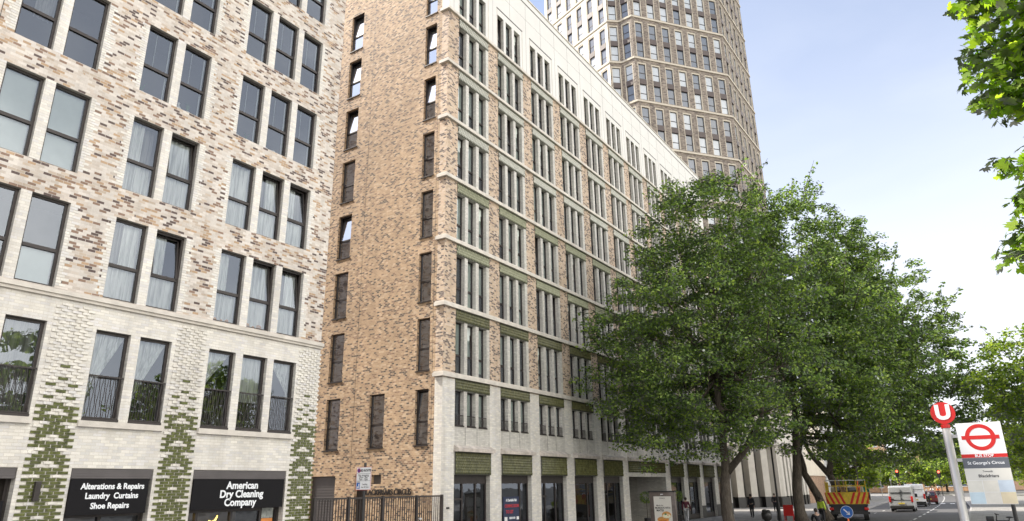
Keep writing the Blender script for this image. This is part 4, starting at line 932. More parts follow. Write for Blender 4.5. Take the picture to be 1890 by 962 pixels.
def van(label, loc, rz, paint, hgt=2.15, wd=1.96, ln=4.9, group=None):
    t = thing('panel_van', label, 'van', loc, rz, group); z0 = .28
    prof = [(0.0, z0+.12), (0.03, 1.0), (.13, hgt-.08), (.35, hgt), (3.2, hgt+.01), (3.75, hgt-.35), (4.15, 1.28), (4.75, 1.05), (ln, .75), (ln, z0+.1), (ln-.3, z0), (.2, z0)]
    b = MB(); b.prism(prof, 'x', -wd/2, wd/2, paint); o = bev(b, 'body', t, .09, 3)
    # pinch the roof in slightly
    for v in o.data.vertices:
        if v.co.z > 1.15: v.co.x *= 1-.09*(v.co.z-1.15)/(hgt-1.15)
    F = face((0, -.012, 0), (1, 0, 0), (0, -1, 0))
    q = MB(); q.fbox(F, -.006, .006, z0+.2, hgt-.2, -.10, -.02, RUB); q.fbox(F, -wd/2+.16, wd/2-.16, hgt-.56, hgt-.54, -.12, -.04, RUB); q.fbox(F, -wd/2+.14, wd/2-.14, 1.0, 1.02, -.05, -.012, RUB); child(q, 'door_gap', t)
    q = MB(); q.fbox(F, .03, .12, 1.05, 1.14, -.05, .0, RUB); q.fbox(F, -wd/2+.22, -wd/2+.42, 1.06, 1.12, -.05, .0, RUB); child(q, 'door_handle', t)
    for s in (-1, 1):
        q = MB(); q.box(s*(wd/2-.10)-.085, s*(wd/2-.10)+.085, -.02, .12, .82, 1.32, TAIL); bev(q, 'tail_light', t, .02)
        q = MB(); q.box(s*(wd/2-.035)-.012, s*(wd/2-.035)+.012, 2.9, 3.75, 1.25, 1.75, CARG); child(q, 'side_window', t)
        q = MB(); q.box(s*(wd/2+.12)-.09, s*(wd/2+.12)+.09, 3.7, 3.82, 1.2, 1.5, BLACK); bev(q, 'wing_mirror', t, .03)
    q = MB(); q.box(-wd/2+.03, wd/2-.03, -.07, .1, z0+.04, z0+.26, RUB); bev(q, 'rear_bumper', t, .03)
    q = MB(); q.box(-.26, .26, -.035, .0, .66, .78, YPL); child(q, 'number_plate', t)
    for x in (-wd/2+.13, wd/2-.13):
        for y in (.95, 3.95): wheel(t, x, y, .33, .23)
    q = MB(); q.box(-wd/2+.2, wd/2-.2, .3, ln-.3, .18, z0+.05, RUB); child(q, 'underbody', t)
    return t
van('silver grey panel van with closed rear doors driving away in the left lane', (-6.98, 74, -.12), R_(2), plain('silver_van_paint', (.40, .41, .42), .3, metal=.2, var=.04), hgt=2.2)
van('second pale van just ahead of the silver van, mostly hidden by it', (-7.0, 89, -.12), R_(4), WHITE, hgt=2.3)
def hatch(label, loc, rz, paint):
    t = thing('parked_car', label, 'car', loc, rz)
    b = MB(); b.prism([(0, .35), (0.02, .95), (.3, 1.4), (.6, 1.48), (2.0, 1.46), (2.9, 1.0), (3.9, .85), (4.1, .6), (4.1, .3), (.2, .25)], 'x', -.88, .88, paint); o = bev(b, 'body', t, .07, 2)
    for v in o.data.vertices:
        if v.co.z > .95: v.co.x *= 1-.2*(v.co.z-.95)/.5
    q = MB(); q.hexa([(-.66, -.01, 1.0), (.66, -.01, 1.0), (-.66, .07, 1.0), (.66, .07, 1.0), (-.58, .24, 1.34), (.58, .24, 1.34), (-.58, .32, 1.34), (.58, .32, 1.34)], CARG); child(q, 'rear_window', t)
    for s in (-1, 1):
        q = MB(); q.box(s*.74-.1, s*.74+.1, -.03, .1, .75, 1.0, TAIL); bev(q, 'tail_light', t, .02)
        for y in (.75, 3.3): wheel(t, s*.78, y, .31, .2)
    q = MB(); q.box(-.25, .25, -.03, .0, .55, .66, YPL); child(q, 'number_plate', t)
hatch('dark car with red tail lights in front of the two vans', (-6.3, 98, -.12), R_(6), plain('dark_red_car_paint', (.16, .03, .03), .3))

# lorry with chevron tail panel
t = thing('works_lorry', 'yellow works lorry with red and yellow chevron tailboard and timber poles on its bed', 'lorry', (-8.62, 56, -.12), R_(8))
q = MB(); q.box(-1.25, 1.25, .1, 5.4, .95, 1.12, BLACK); q.box(-1.0, 1.0, .2, 7, .55, .95, BLACK); child(q, 'chassis', t)
q = MB(); q.box(-1.15, 1.15, 5.6, 7.3, .7, 2.25, plain('dusty_cab_paint', (.42, .36, .26), .5)); bev(q, 'cab', t, .12, 3)
q = MB(); q.box(-.9, .9, 5.57, 5.6, 1.7, 2.2, CARG); child(q, 'cab_rear_window', t)
tp = MB(); tp.box(-1.38, 1.38, -.02, .04, 1.12, 1.92, YEL); tp_ = child(tp, 'tailboard', t)
q = MB(); FT = face((0, -.024, 0), (1, 0, 0), (0, -1, 0))
for s in (-1, 1):
    for k in range(4):
        x = s*(.12+k*.34); q.quad([FT(x, 1.14, .003), FT(x+s*.16, 1.14, .003), FT(x+s*.46 if abs(x+s*.46) < 1.38 else s*1.38, 1.9, .003), FT(x+s*.30, 1.9, .003)], RED)
c = child(q, 'chevron_stripes', t)
for s in (-1, 1):
    q = MB(); q.box(s*1.12-.14, s*1.12+.14, -.04, .04, .72, .90, TAIL); bev(q, 'tail_light', t, .02)
    for y in (1.2, 2.3, 6.2): wheel(t, s*1.05, y, .46, .32)
q = MB(); q.box(-1.3, 1.3, -.02, .05, .45, .62, BLACK); child(q, 'rear_bar', t)
for i, x in enumerate((-1.3, -.62, .05, .68, 1.28)):
    q = MB(); q.box(x-.035, x+.035, .05, .12, 1.12, 2.65+.1*(i % 2), YEL); child(q, 'stake', t)
for s in (-1, 1):
    q = MB()
    for y in (.1, 1.8, 3.5, 5.2): q.box(s*1.3-.03, s*1.3+.03, y, y+.07, 1.12, 2.6 if s < 0 else 2.06, YEL)
    for z in ((1.5, 2.0, 2.55) if s < 0 else (1.5, 2.0)): q.box(s*1.3-.02, s*1.3+.02, .1, 5.3, z, z+.06, YEL)
    child(q, 'side_cage', t)
q = MB(); q.box(-1.3, 1.3, .07, .12, 2.3, 2.37, YEL); q.box(-1.3, 1.3, .07, .12, 2.68, 2.74, SILV); child(q, 'cross_rail', t)
rnd = random.Random(9)
for i in range(7):
    x = rnd.uniform(-1.1, 1.1); q = MB(); q.tube([(x, .5+rnd.random()*2, 1.15), (x+rnd.uniform(-.3, .3), 1.5+rnd.random()*2, rnd.uniform(2.2, 3.3))], [.06, .05], rnd.choice((WOOD, ORG, WOOD)), 8)
    q.v = [(a*.99-b*.139-8.62, b*.99+a*.139+56, c-.12) for a, b, c in q.v]; tag(q.build('timber_pole'), 'timber or orange pole leaning among others on the bed of the yellow lorry', 'pole', 'poles stacked on the yellow lorry')
q = MB()
for a in range(3):
    for b_ in range(2): q.box(-1.0+a*.62, -.45+a*.62, .6+b_*.7, 1.2+b_*.7, 1.13, 1.5+.1*a, plain('maroon_crate', (.25, .03, .03), .5) if a == 1 else WOOD)
q.v = [(a*.99-b*.139-8.62, b*.99+a*.139+56, c-.12) for a, b, c in q.v]; tag(q.build('crate_stack'), 'stack of brown and maroon boxes lying on the yellow lorry bed', 'crates')
# blue arrow sign and cone on the road
t = thing('keep_right_sign', 'round blue sign with white diagonal arrow standing on a traffic cone', 'sign', (-6.75, 43.0, -.12))
q = MB(); q.tube([(0, .0, 1.05), (0, .02, 1.05)], [.30, .30], BLUE, 28); q.tube([(0, .001, 1.05), (0, .018, 1.05)], [.315, .315], WHITE, 28); child(q, 'disc', t)
q = MB(); F = face((0, -.004, 1.05), (.7071, 0, -.7071), (0, -1, 0))
def arr(pts): q.quad([(x*.7071+z*.7071, -.004, 1.05-x*.7071+z*.7071) for x, z in pts], WHITE)
arr([(-.2, -.03), (.05, -.03), (.05, .03), (-.2, .03)]); arr([(.04, -.12), (.21, 0), (.04, .12), (.10, 0)]); child(q, 'arrow', t)
q = MB(); q.box(-.02, .02, .03, .06, .5, .9, BLACK); child(q, 'bracket', t)
t = thing('traffic_cone', 'orange traffic cone with a white band under the blue arrow sign', 'cone', (-6.75, 43.06, -.12))
q = MB(); q.box(-.2, .2, -.2, .2, 0, .04, ORG); q.tube([(0, 0, .04), (0, 0, .75)], [.15, .03], ORG, 16); child(q, 'cone_body', t); q = MB(); q.tube([(0, 0, .35), (0, 0, .52)], [.102, .077], WHITE, 16); child(q, 'band', t)

# ------------------------------------------------------------------ fence, signs, street furniture
t = thing('metal_fence', 'dark vertical bar fence and gate closing the gap between the two buildings', 'fence', (-18.86, 20, 0))
F = face((-18.86, 0, 0), (0, 1, 0), (1, 0, 0)); q = MB(); q.fbox(F, 16.7, 23.42, 2.12, 2.18, -.03, .03, METAL); q.fbox(F, 16.7, 23.42, .12, .18, -.03, .03, METAL); q.build('rails', t)
q = MB(); y = 16.78
while y < 23.36: q.fbox(F, y, y+.03, .18, 2.12, -.012, .012, METAL); y += .125
q.build('bars', t)
for y in (16.66, 18.2, 19.9, 21.8, 23.36): q = MB(); q.fbox(F, y, y+.10, 0, 2.2, -.05, .05, METAL); q.build('post', t)
q = MB(); q.fbox(F, 21.95, 22.05, 1.3, 1.36, .05, .12, SILV); q.build('handle', t)
# parking restriction sign
px_, py_ = -14.95, 15.0
t = thing('parking_sign', 'small white parking restriction plate with purple disc and blue square on a black post', 'sign', (px_, py_, 0))
q = MB(); q.tube([(0, .04, 0), (0, .04, 3.13)], .038, BLACK, 12); q.tube([(0, .04, 3.13), (0, .04, 3.17)], [.045, .03], BLACK, 12); child(q, 'post', t)
q = MB(); q.box(-.29, .29, -.012, .0, 2.42, 3.05, WHITE); child(q, 'plate', t)
q = MB(); F = face((0, -.012, 0), (1, 0, 0), (0, -1, 0))
for (a, b_, c, e) in ((-.29, .29, 2.42, 2.43), (-.29, .29, 3.04, 3.05), (-.29, -.28, 2.43, 3.04), (.28, .29, 2.43, 3.04), (-.27, .27, 2.862, 2.868), (-.27, .27, 2.668, 2.674)): q.fbox(F, a, b_, c, e, 0, .002, RED if c < 2.44 or e > 3.0 or b_-a < .02 else BLACK)
child(q, 'border', t)
q = MB(); q.tube([(-.19, -.016, 2.955), (-.19, -.0125, 2.955)], [.062, .062], RED, 20); q.tube([(-.19, -.018, 2.955), (-.19, -.0125, 2.955)], [.052, .052], PURP, 20); child(q, 'disc', t)
q = MB(); q.fbox(F, -.26, -.13, 2.46, 2.62, 0, .003, BLUE); q.fbox(F, -.24, -.19, 2.48, 2.52, .003, .005, WHITE); q.fbox(F, -.18, -.15, 2.48, 2.59, .003, .005, WHITE); child(q, 'loading_symbol', t)
def tl(txt, size, x, z, par=t, bold=.0, y=py_-.0145, X0=px_, mat=BLACK, sq=1.0): return letters(txt, size, mat, par, (X0+x, y, z), '-y', bold=bold, extrude=.001, squash=sq)
tl('RED ROUTE', .085, .06, 2.95, bold=.003); tl('No stopping', .082, 0, 2.82); tl('Mon - Sat', .082, 0, 2.765); tl('7am - 7pm', .082, 0, 2.71); tl('Except', .05, -.19, 2.645); tl('Loading', .065, .06, 2.575); tl('max 20 mins', .06, .07, 2.50, sq=.95)
# bus stop
bx, by = -.36, 11.0
t = thing('bus_stop', 'bus stop post with red lettered disc and white roundel flag of place names', 'bus stop', (bx, by, 0))
q = MB(); q.tube([(0, 0, -.02), (0, 0, 3.09)], .05, STEEL, 20); child(q, 'post', t, True)
q = MB(); q.tube([(0, 0, 3.09), (0, 0, 3.135)], .054, RED, 20); q.box(-.03, .03, -.012, .012, 3.135, 3.16, RED); child(q, 'collar', t)
q = MB(); q.tube([(0, -.018, 3.285), (0, .018, 3.285)], [.142, .142], RED, 40); d_ = child(q, 'disc', t)
letters('U', .255, WHITE, t, (bx, by-.021, 3.285), '-y', bold=.012, extrude=.002)
fl = thing('x', None, None); bpy.data.objects.remove(fl)
X0, X1 = .11, .605
q = MB(); q.box(X0, X1, -.012, .012, 2.14, 3.14, WHITE); child(q, 'flag', t)
FB = face((0, -.0125, 0), (1, 0, 0), (0, -1, 0)); xc = (X0+X1)/2
def ring(mb, cx, cz, r0, r1, m, n=48, F=FB, d=.002):
    for i in range(n):
        a, b_ = 2*math.pi*i/n, 2*math.pi*(i+1)/n
        mb.quad([F(cx+r0*math.cos(a), cz+r0*math.sin(a), d), F(cx+r1*math.cos(a), cz+r1*math.sin(a), d), F(cx+r1*math.cos(b_), cz+r1*math.sin(b_), d), F(cx+r0*math.cos(b_), cz+r0*math.sin(b_), d)], m)
q = MB(); ring(q, xc, 2.955, .118, .165, RED); q.fbox(FB, xc-.205, xc+.205, 2.93, 2.978, .0005, .003, RED); child(q, 'roundel', t)
q = MB(); q.fbox(FB, X0, X1, 2.703, 2.748, .0, .002, RED); child(q, 'bus_stop_strip', t)
q = MB(); q.fbox(FB, X0, X1, 2.572, 2.700, .0, .002, GREYE); child(q, 'stop_name_panel', t)
q = MB(); q.fbox(FB, X0, X1, 2.428, 2.568, .0, .002, plain('off_white_panel', (.62, .61, .56), .5)); child(q, 'towards_panel', t)
tc_ = [(.66, .65, .58), (.68, .66, .58), (.50, .58, .66), (.50, .62, .68), (.67, .65, .58), (.66, .58, .40)]
for i in range(6):
    a = X0+(X1-X0)*(i % 3)/3; z1 = 2.424-.142*(i//3); q = MB(); q.fbox(FB, a+.004, a+(X1-X0)/3-.002, z1-.137, z1, .0, .002, plain('route_tile', tc_[i], .5, var=.06, vscale=14)); child(q, 'route_tile', t)
for (tx, sz, z, m_, bo) in (('BUS STOP', .046, 2.725, LET, .001), ("St George's Circus", .052, 2.637, LET, .0006), ('Towards', .030, 2.535, BLACK, 0), ('Blackfriars', .052, 2.478, BLACK, .0006)):
    letters(tx, sz, m_, t, (bx+xc, by-.0162, z), '-y', bold=bo, extrude=.0008)
for z in (2.25, 2.68, 2.98): q = MB(); q.box(.05, X0, -.015, .015, z-.02, z+.02, STEEL); child(q, 'bracket', t)
# slim dark post behind the flag
q = MB(); q.tube([(.28, 16.8, 0), (.28, 16.8, 2.55)], .035, BLACK, 10); q.tube([(.28, 16.8, 2.55), (.28, 16.8, 2.62)], [.045, .02], BLACK, 10); tag(q.build('pavement_post'), 'slim black post standing right behind the bus stop flag', 'post')
# lamp posts
def lamppost(label, x, y, h, arm):
    t = thing('lamp_post', label, 'lamp post', (x, y, 0)); q = MB(); q.tube([(0, 0, 0), (0, 0, 1.2), (0, 0, 1.3), (0, 0, h)], [.11, .11, .075, .05], BLACK, 14); child(q, 'post', t)
    q = MB(); q.tube([(0, 0, h-.1), (arm*.4, 0, h+.25), (arm, 0, h+.3)], [.04, .035, .03], BLACK, 8); child(q, 'arm', t); q = MB(); q.sphere((arm, 0, h+.25), .28, BLACK, sc=(1.2, .6, .35)); child(q, 'lamp_head', t, True)
lamppost('tall black lamp post between the first and second maple trunks', -12.47, 52.2, 8.2, 1.2); lamppost('distant black lamp post beside the green advertising panel', -15.34, 111, 8.5, 1.2)
# advertising panel near the entrance
FOOD1 = plain('bun_brown', (.50, .25, .07), .6, var=.3, vscale=20); FOOD2 = plain('orange_sauce', (.65, .22, .03), .4, var=.2, vscale=15); FOOD3 = plain('cream_filling', (.70, .66, .45), .5, var=.2, vscale=20); DRK = plain('dark_filling', (.06, .02, .015), .5)
t = thing('advertising_panel', 'freestanding dark framed advertising panel with a cream food poster on the pavement', 'advert panel', (-13.55, 34, 0))
q = MB(); q.box(-.66, .66, -.1, .1, .10, 2.12, plain('brushed_brown_frame', (.14, .115, .10), .35, metal=.4, var=.3, vscale=3)); bev(q, 'frame', t, .02)
q = MB(); q.box(-.68, .68, -.13, .13, 2.12, 2.17, BLACK); child(q, 'top_cap', t); q = MB(); q.box(-.5, .5, -.16, .16, 0, .10, BLACK); child(q, 'base', t)
PCR = plain('cream_poster_paper', (.60, .57, .50), .6, var=.05); FP = face((0, -.1, 0), (1, 0, 0), (0, -1, 0))
q = MB(); q.fbox(FP, -.44, .46, .45, 1.92, 0, .004, PCR); child(q, 'poster', t)
q = MB()
def pdisc(mb, cx, cz, rx, rz_, m, d, a0=0, a1=360):
    n = 20; mb.quad([FP(cx+rx*math.cos(R_(a0+(a1-a0)*i/n)), cz+rz_*math.sin(R_(a0+(a1-a0)*i/n)), d) for i in range(n+1 if a1-a0 < 360 else n)], m)
pdisc(q, -.02, .86, .30, .13, FOOD1, .005); q.quad([FP(-.28, .86, .0052), FP(.24, .86, .0052), FP(.2, .5, .0052), FP(-.24, .5, .0052)], FOOD2); q.quad([FP(-.24, .8, .0056), FP(.12, .8, .0056), FP(.1, .62, .0056), FP(-.2, .62, .0056)], DRK)
pdisc(q, .17, 1.06, .24, .17, FOOD1, .006); pdisc(q, .17, 1.02, .21, .10, FOOD3, .0065); pdisc(q, .12, 1.10, .06, .04, PLANT, .007); pdisc(q, .24, 1.06, .04, .03, FOOD2, .007); child(q, 'food_picture', t)
Y_ = 34-.106; tl('OAKA', .10, 0.0, 1.83, t, 0, Y_, -13.55); tl('Made for', .10, -.14, 1.50, t, .001, Y_, -13.55); tl('MONDAYS WITH', .125, .0, 1.385, t, .004, Y_, -13.55, sq=.8); tl('MATES', .125, -.14, 1.27, t, .004, Y_, -13.55); tl('giant', .07, .0, 2.02, t, .003, 34-.103, -13.55, WHITE)
# topiary by the entrance
def ball_tree(label, x, y):
    t = thing('potted_topiary', label, 'plant', (x, y, 0)); q = MB(); q.tube([(0, 0, 0), (0, 0, .5)], [.17, .22], BLACK, 14); child(q, 'pot', t); q = MB(); q.tube([(0, 0, .45), (0.01, 0, 1.5)], .022, BARK, 6); child(q, 'stem', t)
    rg = random.Random(int(y*10)); cs = []; 
    for i in range(70):
        v = Vector((rg.gauss(0, 1), rg.gauss(0, 1), rg.gauss(0, 1))).normalized()*.36; cs.append((x+v.x, y+v.y, 1.72+v.z*.9))
    leaves('leaves', cs, [.12]*70, 16, .07, LEAF, t, int(y))
ball_tree('ball shaped potted topiary on a thin stem left of the dark passage entrance', -18.4, 43.4)
ball_tree('ball shaped potted topiary on the far side of the dark passage entrance', -18.3, 48.6)
# window poster of bay two
NAVY = plain('navy_poster', (.025, .035, .075), .5); t = thing('window_poster', 'navy blue window poster with white and red lettering in the second shop window', 'poster', (-19.25, 28.7, .2))
q = MB(); q.fbox(FA, 28.48, 29.9, .2, 2.02, -.262, -.25, NAVY); q.build('sheet', t)
q = MB(); q.fbox(FA, 28.56, 28.8, .9, 1.12, -.249, -.246, WHITE); q.fbox(FA, 29.6, 29.8, .98, 1.12, -.249, -.246, WHITE); q.build('white_marks', t)
letters('A Charitable Hub', .17, LET, t, (-19.243, 29.15, 1.86), '+x', bold=.004, squash=.75); RL = plain('red_letters', (.55, .05, .06), .5)
letters('COMING SOON', .20, RL, t, (-19.243, 29.2, 1.60), '+x', bold=.004, squash=.85); letters('TO LET', .20, RL, t, (-19.243, 29.0, 1.34), '+x', bold=.004, squash=.95); letters('0200 00 00', .14, LET, t, (-19.243, 29.22, 1.06), '+x', bold=.003, squash=.8)
# red board, cycle stands, bin
t = thing('red_board', 'small red folding board with rows of white marks beside the second trunk', 'board', (-11.8, 52, 0))
q = MB(); q.hexa([(-.32, -.1, .35), (.32, -.1, .35), (-.32, -.06, .35), (.32, -.06, .35), (-.32, 0, 1.05), (.32, 0, 1.05), (-.32, .04, 1.05), (.32, .04, 1.05)], RED); child(q, 'panel', t)
q = MB()
for z, ws in ((.9, (-.1, .08)), (.7, (-.24, -.02)), (.7, (.06, .26)), (.52, (-.22, -.04)), (.52, (.04, .2))):
    yy = -.1+.1*(z-.35)/.7-.006; q.quad([(ws[0], yy, z-.05), (ws[1], yy, z-.05), (ws[1], yy+.014, z+.05), (ws[0], yy+.014, z+.05)], WHITE)
child(q, 'white_marks', t)
for x in (-.28, .28):
    for y_ in (-.12, .3): q = MB(); q.tube([(x, y_, 0), (x, .0 if y_ > 0 else -.08, .9 if y_ > 0 else .4)], .018, RED, 6); child(q, 'leg', t)
for i, (x, lab) in enumerate(((-12.95, 'left'), (-12.35, 'right'))):
    q = MB(); q.tube([(x, 53.6, 0), (x, 53.6, .7), (x+.06, 53.6, .78), (x+.44, 53.6, .78), (x+.5, 53.6, .7), (x+.5, 53.6, 0)], .025, BLACK, 8); tag(q.build('cycle_stand', smooth=True), f'black hoop cycle stand, {lab} one of the two beside the lamp post', 'cycle stand', 'hoop cycle stands by the lamp post')
t = thing('litter_bin', 'bulging black litter bin on a narrow foot left of the lamp post', 'bin', (-11.75, 46, 0))
q = MB(); q.tube([(0, 0, 0), (0, 0, .3), (0, 0, .42), (0, 0, .7), (0, 0, .82)], [.14, .15, .29, .31, .24], BLACK, 16); child(q, 'body', t, True); q = MB(); q.sphere((-.09, 0, .86), .17, BLACK, sc=(1, 1, .6)); q.sphere((.12, 0, .84), .15, BLACK, sc=(1, 1, .6)); child(q, 'lid', t, True)
# traffic signals
m, n, b = newmat('lit_red_signal'); b.inputs['Base Color'].default_value = (.8, .05, .03, 1); b.inputs['Emission Color'].default_value = (1, .08, .04, 1); b.inputs['Emission Strength'].default_value = 2.5; SIGR = m
for x, y, zt, lab in ((-14.0, 150, 4.5, 'red traffic signal on a pole above the roof of the vans'), (-7.4, 150, 4.25, 'red traffic signal on the island left of the bus stop post')):
    t = thing('traffic_signal', lab, 'traffic light', (x, y, 0), group='red traffic signals at the junction'); q = MB(); q.tube([(0, 0, 0), (0, 0, zt)], .06, BLACK, 8); child(q, 'post', t); q = MB(); q.box(-.2, .2, -.16, .02, zt-1.05, zt, BLACK); q.box(-.32, .32, .02, .05, zt-1.15, zt+.1, BLACK); child(q, 'signal_head', t)
    q = MB(); q.tube([(0, -.18, zt-.2), (0, -.15, zt-.2)], [.19, .19], SIGR, 16); child(q, 'red_lens', t)
    q = MB(); q.tube([(0, -.17, zt-.53), (0, -.15, zt-.53)], [.11, .11], METAL, 14); child(q, 'amber_lens', t); q = MB(); q.tube([(0, -.17, zt-.86), (0, -.15, zt-.86)], [.11, .11], METAL, 14); child(q, 'green_lens', t)
# green digital panel
TEAL = plain('teal_poster', (.05, .35, .25), .3, var=.5, vscale=1.5); t = thing('advertising_panel', 'tall black advertising totem with a green and teal screen on the far left pavement', 'advert panel', (-15.95, 121, 0))
q = MB(); q.box(-.55, .55, -.12, .12, 0, 2.65, BLACK); bev(q, 'frame', t, .04); q = MB(); q.box(-.45, .45, -.13, -.12, .9, 2.2, TEAL); q.box(-.4, .4, -.13, -.12, 2.28, 2.5, PLANT); q.box(-.4, .4, -.13, -.12, .35, .8, PLANT); child(q, 'screen', t)
# small far signs
t = thing('station_sign', 'small white sign with a red ring on a grey pole beyond the advertising totem', 'sign', (-16.6, 130, 0)); q = MB(); q.tube([(0, 0, 0), (0, 0, 3.95)], .05, STEEL, 8); child(q, 'post', t); q = MB(); q.box(-.4, .4, -.08, -.05, 3.1, 4.1, WHITE); child(q, 'plate', t)
q = MB(); Fz = face((0, -.08, 0), (1, 0, 0), (0, -1, 0)); ring(q, 0, 3.62, .17, .27, RED, 20, Fz, .004); q.fbox(Fz, -.34, .34, 3.57, 3.67, .003, .006, RED); child(q, 'ring_symbol', t)
q = MB(); q.box(-18.2, -17.2, 129.9, 130, 3.0, 3.55, PURP); tag(q.build('purple_sign'), 'purple rectangular sign beside the small ring sign', 'sign')
for i, (x, y, h) in enumerate(((-15.2, 134, 3.6), (-14.3, 140, 3.0), (-15.0, 118, 2.9))):
    q = MB(); q.tube([(x, y, 0), (x, y, h)], .05, STEEL, 8); q.box(x-.15, x+.15, y-.06, y-.04, h-.4, h, SILV); tag(q.build('sign_pole'), ['grey pole with small plate, tallest of the far left pavement', 'short grey pole with small plate nearest the parked vans', 'short grey pole beside the advertising totem'][i], 'pole', 'thin grey poles on the far pavement')
# bicycle parked on the right pavement
def tor(mb, c, r, rr_, m, ax='y', n=28):
    pts = [(c[0]+r*math.cos(2*math.pi*i/n), c[1], c[2]+r*math.sin(2*math.pi*i/n)) for i in range(n+1)]; mb.tube(pts, rr_, m, 6, False)
t = thing('bicycle', 'black bicycle parked on the right pavement below the bus stop flag', 'bicycle', (-.42, 38, 0), R_(4))
for x in (.15, 1.2):
    q = MB(); tor(q, (x, 0, .34), .33, .022, RUB); w_ = child(q, 'wheel', t); q = MB(); tor(q, (x, 0, .34), .30, .01, SILV)
    for i in range(12): a = i*math.pi/6; q.tube([(x, 0, .34), (x+.3*math.cos(a), 0, .34+.3*math.sin(a))], .003, SILV, 3, False)
    child(q, 'rim', w_)
q = MB(); 
for a, b_ in (((.62, .32), (.36, .82)), ((.62, .32), (.82, .88)), ((.36, .78), (.80, .80)), ((.62, .32), (1.2, .34)), ((.79, .78), (1.2, .34)), ((.36, .86), (.15, .34)), ((.36, .86), (.38, 1.0))): q.tube([(a[0], 0, a[1]), (b_[0], 0, b_[1])], .022, BLACK, 8)
child(q, 'frame', t); q = MB(); q.tube([(.40, -.26, 1.05), (.36, -.1, 1.02), (.38, 0, 1.0), (.36, .1, 1.02), (.40, .26, 1.05)], .018, BLACK, 8); q.tube([(.3, -.28, 1.08), (.45, -.25, 1.03)], .02, BLACK, 6); child(q, 'handlebar', t)
q = MB(); q.sphere((.84, 0, .92), .13, BLACK, sc=(1.1, .6, .3)); child(q, 'saddle', t, True); q = MB(); q.box(-.02, .26, -.12, .12, .74, .96, BLACK); bev(q, 'basket', t, .02)
q = MB(); q.box(.98, 1.4, -.07, .07, .74, .77, BLACK); q.tube([(1.35, 0, .76), (1.2, 0, .34)], .01, BLACK, 5); child(q, 'rear_rack', t)

# ------------------------------------------------------------------ people
SKIN = plain('skin', (.42, .27, .20), .6, var=.05); SKIN2 = plain('darker_skin', (.20, .12, .08), .6, var=.05); HAIR = plain('dark_hair', (.03, .02, .015), .7)
def skinmesh(name, verts, edges, rads, mat, sub=1):
    bm = bmesh.new(); lay = bm.verts.layers.skin.verify(); vs_ = [bm.verts.new(v) for v in verts]
    for v, r in zip(vs_, rads): v[lay].radius = (r, r) if isinstance(r, (int, float)) else r
    vs_[0][lay].use_root = True
    for a, b_ in edges: bm.edges.new((vs_[a], vs_[b_]))
    me = bpy.data.meshes.new(name); bm.to_mesh(me); bm.free(); o = bpy.data.objects.new('tmp', me); COL.objects.link(o)
    o.modifiers.new('s', 'SKIN').use_smooth_shade = True; sb = o.modifiers.new('u', 'SUBSURF'); sb.levels = sub; sb.render_levels = sub
    dg = bpy.context.evaluated_depsgraph_get(); out = bpy.data.meshes.new_from_object(o.evaluated_get(dg)); bpy.data.objects.remove(o); bpy.data.meshes.remove(me)
    out.name = name; out.materials.clear(); out.materials.append(mat); out.polygons.foreach_set('use_smooth', [True]*len(out.polygons)); return out
